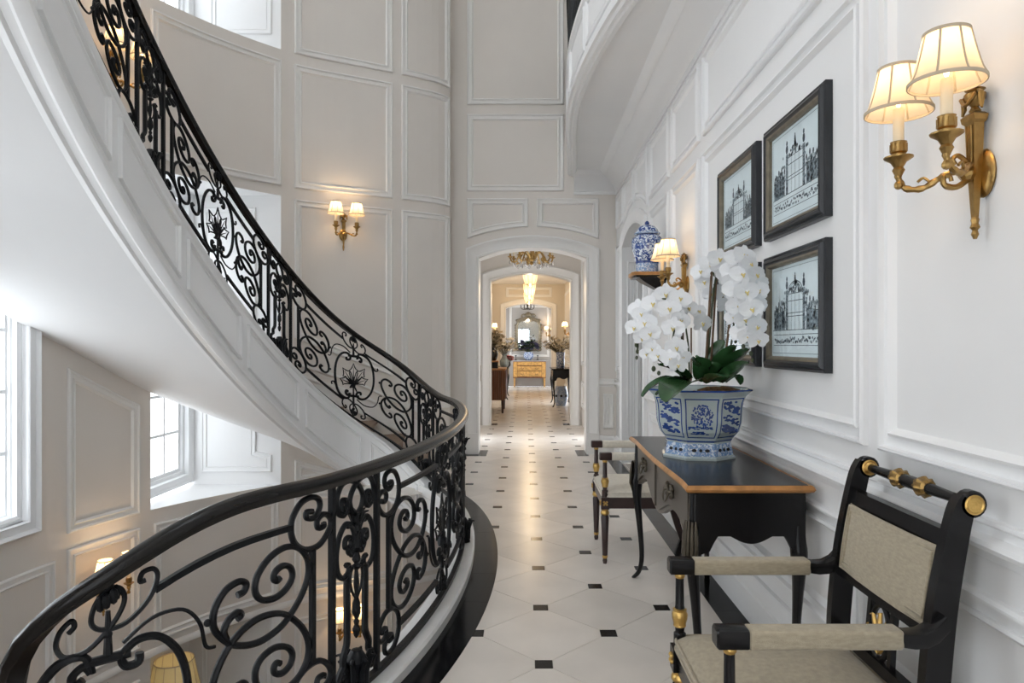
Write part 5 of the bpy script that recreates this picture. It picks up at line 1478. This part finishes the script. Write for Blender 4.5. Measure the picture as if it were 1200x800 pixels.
# ---- chandelier in the vestibule
ch = thing('chandelier', 'gilt chandelier with crystal drops hanging in the first archway', 'chandelier', (.09, 10.4, 2.72))
mb = MB(); mb.lathe([(.01, -.10), (.035, -.08), (.02, -.05), (.05, -.02), (.03, .02), (.045, .05), (.02, .09), (.03, .14), (.012, .20), (.008, .53)], n=12); mb.build('stem', M['brass'], ch)
for k in range(8):
    a = 2 * PI * k / 8 + .2; u = Vector((math.cos(a), math.sin(a), 0))
    mb = MB(); mb.tube([u * r + Vector((0, 0, z)) for r, z in [(p.x, p.y) for p in cr([(.03, 0), (.09, .07), (.15, .09), (.20, .03), (.24, -.05), (.29, -.06), (.325, -.02), (.33, .02)], 4)]], .012, 6)
    mb.tube([u * r + Vector((0, 0, z)) for r, z in [(p.x, p.y) for p in cr([(.24, -.05), (.20, -.06), (.17, -.02), (.20, .0)], 4)]], .008, 5)
    mb.lathe([(.008, .0), (.04, .02), (.042, .026), (.015, .026), (.016, .06), (.013, .06)], u * .33, 10)
    ar = mb.build('arm', M['brass'], ch)
    mb = MB(); mb.lathe([(.011, .06), (.011, .13), (.004, .15), (.001, .165)], u * .33, 8); mb.build('candle', M['candle'], ar)
    for r, z, s_ in ((.33, -.06, 1.1), (.25, -.10, .9), (.17, -.10, .8)):
        mb = MB(); mb.lathe([(.001, .05), (.007, .035), (.004, .03), (.012, .01), (.018, -.012), (.010, -.035), (.001, -.042)], u * r + Vector((0, 0, z)), 6); mb.build('crystal_drop', M['crystal'], ar, sharp=10)
# ---- lanterns down the corridor
def lantern(label, y, z0, r, hh, energy):
    t = thing('lantern', label, 'ceiling lamp', (.095, y, z0), 0, 'bell lanterns down the corridor')
    mb = MB(); mb.lathe([(.01, -.03), (.03, -.02), (.02, .0), (r * .55, .012), (r * .60, .02)], n=16); mb.lathe([(r * 1.0, hh), (r * 1.05, hh + .01), (r * .5, hh + .06), (.02, hh + .10), (.008, hh + .14), (.008, HV - z0 - .001)], n=16); fr = mb.build('frame', M['brass'], t)
    mb = MB(); n = 20; rows = []
    for k in range(8):
        f = k / 7; rr = r * (.58 + .42 * f ** .6) ; rows.append([Vector((rr * math.cos(2 * PI * i / n), rr * math.sin(2 * PI * i / n), .015 + (hh - .015) * f)) for i in range(n)])
    mb.grid(rows, closed_u=True); mb.build('glass_bell', M['lantern'], t)
    for k in range(10):
        a = 2 * PI * k / 10; mb = MB(); mb.tube([((r * (.59 + .42 * f ** .6)) * math.cos(a), (r * (.59 + .42 * f ** .6)) * math.sin(a), .015 + (hh - .015) * f) for f in (0, .2, .5, .8, 1)], .004, 4); mb.build('rib', M['brass'], fr)
    ld = bpy.data.lights.new('lantern_light', 'POINT'); ld.energy = energy; ld.color = (1., .74, .45); ld.shadow_soft_size = .04; ld.specular_factor = .3
    lo = bpy.data.objects.new('lantern_light', ld); COL.objects.link(lo); lo.parent = t; lo.location = (0, 0, hh * .5); ld.energy = energy * .05
    ld = bpy.data.lights.new('lantern_downlight', 'POINT'); ld.energy = energy * .3; ld.color = (1., .74, .45); ld.shadow_soft_size = .02; ld.specular_factor = .15
    lo = bpy.data.objects.new('lantern_downlight', ld); COL.objects.link(lo); lo.parent = t; lo.location = (0, 0, -.06)
lantern('nearest of the lit bell lanterns seen through the archway, the topmost in view', 14.0, 2.63, .175, .34, 60)
lantern('second lit bell lantern down the corridor, just below the first in view', 17.0, 2.60, .165, .32, 60)
lantern('third lit bell lantern down the corridor, lowest of the lit ones in view', 19.9, 2.62, .165, .30, 50)
t = thing('chandelier', 'small dark unlit chandelier above the mirror at the end of the corridor', 'chandelier', (.06, 21.9, 2.56))
mb = MB(); mb.lathe([(.01, -.03), (.03, 0), (.015, .04), (.03, .10), (.01, .16), (.008, .68)], n=10); mb.build('stem', M['bronze'], t)
for k in range(6):
    a = 2 * PI * k / 6; u = Vector((math.cos(a), math.sin(a), 0)); mb = MB(); mb.tube([u * r + Vector((0, 0, z)) for r, z in ((.02, .03), (.10, -.02), (.19, .0), (.21, .05))], .012, 5); mb.lathe([(.012, .05), (.03, .06), (.012, .07), (.010, .14), (.002, .17)], u * .21, 8); mb.build('arm', M['bronze'], t)
# ---- end commode and mirror
cm = thing('commode', 'honey coloured commode with two drawers and grey marble top at the far end', 'chest', (.127, 22.85, 0))
mb = MB(); mb.box(-.545, .545, -.23, .22, .31, .86); mb.build('body', M['walnut'], cm)
mb = MB(); mb.prism([(-.57, .22), (-.57, -.235), (.57, -.235), (.57, .22)], 2, .86, .89); mb.build('marble_top', M['marble_grey'], cm)
for z0, z1 in ((.55, .70), (.36, .53)):
    mb = MB(); mb.box(-.40, .40, -.246, -.2305, z0, z1); d = mb.build('drawer', M['burl'], cm)
    for x in (-.24, .24): mb = MB(); mb.tube(cr([(x - .04, -.25, (z0 + z1) / 2 + .01), (x - .03, -.262, (z0 + z1) / 2 - .02), (x + .03, -.262, (z0 + z1) / 2 - .02), (x + .04, -.25, (z0 + z1) / 2 + .01)], 3), .006, 5); mb.build('handle', M['bronze'], d)
for x in (-.475, .475): mb = MB(); mb.box(x - .06, x + .06, -.244, -.2305, .34, .84); mb.build('side_panel', M['burl'], cm)
mb = MB(); mb.box(-.40, .40, -.244, -.2305, .73, .845); mb.build('frieze', M['burl'], cm)
for x in (-.50, .50):
    for y in (-.19, .18): mb = MB(); mb.loft([[Vector((x + a * w, y + b * w, z)) for a, b in ((-1, -1), (1, -1), (1, 1), (-1, 1))] for w, z in ((.018, 0), (.03, .30), (.035, .33))]); mb.build('leg', M['burl'], cm)
mr = thing('wall_mirror', 'tall carved silver gilt mirror with crest on the end wall', 'mirror', (.09, 23.1, 1.20))
def mir(o, z): 
    w = .44 + o
    pts = [(-w, -o), (w, -o), (w, .85), (w - .05, .95), (w - .02, 1.05 + o)]
    pts += [(w * .6, 1.10 + o), (0, 1.18 + o), (-w * .6, 1.10 + o), (-w + .02, 1.05 + o), (-w + .05, .95), (-w, .85)]
    return pts
mb = MB(); a_, b_ = mir(.0, 0), mir(-.10, 0)
def ring3(p, y): return [Vector((x, y, z)) for x, z in p]
mb.grid([ring3(a_, -.004), ring3(a_, -.04), ring3(mir(-.03, 0), -.065), ring3(mir(-.06, 0), -.045), ring3(mir(-.085, 0), -.05), ring3(b_, -.02)], closed_u=True); mf = mb.build('frame', M['mirror_frame'], mr, sharp=40)
mb = MB(); mb.poly([(x, -.014, z) for x, z in mir(-.09, 0)]); mb.build('mirror_pane', M['mirror'], mr)
mb = MB(); mb.lathe([(.10, 0), (.14, .03), (.09, .10), (.05, .13), (.01, .15)], (0, -.04, 1.17), 12, None, 1, .3)
for s_ in (-1, 1): mb.tube(cr([(s_ * .05, -.04, 1.20), (s_ * .18, -.04, 1.24), (s_ * .24, -.04, 1.17), (s_ * .19, -.04, 1.15)], 4), .02, 6)
mb.build('crest', M['mirror_frame'], mf)
for k in range(10):
    for s_ in (-1, 1):
        mb = MB(); mb.ball((s_ * .43, -.045, .06 + k * .09), .035, 6); mb.build('carved_leaf', M['mirror_frame'], mf)
vase('vase', 'round blue and white bowl of purple hydrangeas on the end commode', (.09, 22.80, .89), [(.07, 0), (.10, .02), (.17, .12), (.17, .20), (.14, .27)], 'china')
bouquet('hydrangea_bunch', 'dark purple hydrangeas in the bowl before the far mirror', (.09, 22.79, 1.22), .36, .34, 130, 'hydrangea', 3, .085, 'stem', m2='leaf')
bouquet('orchid_spray', 'small white orchid spray rising from the hydrangeas before the mirror', (.22, 22.80, 1.45), .10, .32, 22, 'petal', 8, .06, 'stem')
for i, (x, lab) in enumerate(((-.33, 'small dark glass candlestick at the left end of the far commode'), (.40, 'small dark glass candlestick at the right end of the far commode'))):
    vase('candlestick', lab, (x, 22.72, .89), [(.05, 0), (.05, .015), (.015, .03), (.012, .13), (.035, .15), (.03, .16)], 'black_glaze', 'candlestick', 10)
# ---- left side: tambour chest, black console behind
cb = thing('tambour_chest', 'walnut chest with fluted sides standing on the left of the corridor', 'chest', (-.715, 14.5, 0))
mb = MB(); mb.prism([(-.29, -.52), (.24, -.52), (.285, -.47), (.285, .47), (.24, .52), (-.29, .52)], 2, .27, .885); mb.build('body', M['walnut'], cb)
mb = MB(); mb.prism([(-.295, -.545), (.25, -.545), (.305, -.48), (.305, .48), (.25, .545), (-.295, .545)], 2, .885, .916); mb.build('top', M['honey'], cb)
for k in range(7):
    x = -.25 + k * .078; mb = MB(); mb.lathe([(.022, .29), (.024, .31), (.024, .85), (.022, .87)], (x, -.52, 0), 8); mb.build('flute', M['walnut'], cb)
for k in range(11):
    y = -.42 + k * .084; mb = MB(); mb.lathe([(.022, .29), (.024, .31), (.024, .85), (.022, .87)], (.285, y, 0), 8); mb.build('flute', M['walnut'], cb)
for x in (-.25, .24):
    for y in (-.47, .47): mb = MB(); mb.lathe([(.018, 0), (.022, .03), (.026, .15), (.032, .27)], (x, y, 0), 8); mb.build('leg', M['ebony_brown'], cb)
bx = thing('wooden_box', 'low dark wooden box on the fluted walnut chest, carrying the black urn', 'box', (-.70, 14.42, .916))
mb = MB(); mb.box(-.16, .12, -.15, .15, 0, .13); mb.build('body', M['ebony'], bx); mb = MB(); mb.box(-.17, .13, -.16, .16, .13, .155); mb.build('lid', M['honey'], bx)
vase('urn', 'black urn of pale dried flowers on the fluted walnut chest at left', (-.71, 14.42, 1.071), [(.07, 0), (.10, .02), (.13, .14), (.12, .20), (.06, .25), (.07, .27)], 'black_glaze')
bouquet('dried_flowers', 'pale dried blossoms in the black urn on the left of the corridor', (-.71, 14.42, 1.38), .26, .32, 120, 'cream_flower', 21, .06)
vase('vase', 'tall grey green vase behind the walnut chest at left', (-.55, 17.6, .83), [(.07, 0), (.11, .05), (.12, .16), (.07, .24), (.05, .30), (.07, .33)], 'grey_glaze')
c2 = console('console_table', 'black console table behind the walnut chest on the left of the corridor', (-.70, 18.1, 0), 1.30, .48, .83, 'ebony', 'ebony', 'ebony', handles=False); c2.rotation_euler = (0, 0, PI)
bouquet('dried_flowers', 'large pale dried arrangement in the grey green vase at left of the corridor', (-.55, 17.6, 1.20), .32, .38, 130, 'cream_flower', 22, .07)
vase('vase', 'small dark pot of coral flowers on the left corridor console', (-.47, 18.2, .83), [(.05, 0), (.07, .03), (.07, .09), (.05, .12)], 'black_glaze')
bouquet('coral_flowers', 'coral pink flowers in a small dark pot on the left corridor console', (-.45, 18.2, .98), .13, .13, 60, 'pink_flower', 23, .055)
# ---- right side
c3 = console('console_table', 'black console table with curved legs on the right of the corridor', (.84, 15.95, 0), 1.25, .46, .868, 'ebony', 'ebony', 'ebony', handles=False)
vase('vase', 'blue and white cylindrical vase on the right corridor console', (.80, 15.75, .868), [(.09, 0), (.10, .01), (.095, .30), (.105, .36)], 'china')
bouquet('dried_flowers', 'wide pale dried arrangement in the blue and white vase at right of the corridor', (.77, 15.75, 1.26), .36, .32, 150, 'cream_flower', 24, .055)
gs = vase('garden_stool', 'blue grey glazed garden stool under the right corridor console', (.82, 15.85, 0), [(.11, 0), (.12, .02), (.15, .12), (.165, .23), (.15, .34), (.12, .44)], 'china_light', 'stool')
for k in range(8):
    a = 2 * PI * k / 8; mb = MB(); mb.ball((.158 * math.cos(a), .158 * math.sin(a), .23), .03, 8); mb.build('pierced_boss', M['black_glaze'], gs)
sconce('lit sconce on the left wall of the far corridor, above the pale dried flowers', (CX0, 19.2, 1.70), 0, 9, False)
sconce('lit sconce on the right wall of the far corridor, above the right console', (CX1, 18.0, 1.70), PI, 9, False)
sconce('lit sconce on the far end wall, right of the carved mirror', (.80, 23.1, 1.72), -PI / 2, 6, False)
# glazed garden doors at the end of the corridor: daylight from either side
for nm, x in (('door_2', CX0), ('door_3', CX1)):
    mb = MB(); sg = 1 if x < 0 else -1
    moulding(mb, [(21.5, .0), (22.7, .0), (22.7, 2.5), (21.5, 2.5)], (lambda x, sg: lambda y, z, d: Vector((x + sg * (d - .04), y, z)))(x, sg), [(0, 0), (0, .03), (.08, .03), (.08, 0)], 9)
    d = struct(mb.build(nm, M['winframe']))
    for z in (.65, 1.25, 1.85): b = MB(); b.box(x - .03, x + .0, 21.58, 22.62, z - .015, z + .015); b.build('muntin', M['winframe'], d)
    b = MB(); b.box(x - .03, x, 22.08, 22.12, .08, 2.42); b.build('muntin', M['winframe'], d)
    b = MB(); b.quad((x - .015, 21.58, .08), (x - .015, 22.62, .08), (x - .015, 22.62, 2.42), (x - .015, 21.58, 2.42)); b.build('glass_pane', M['glass'], d)
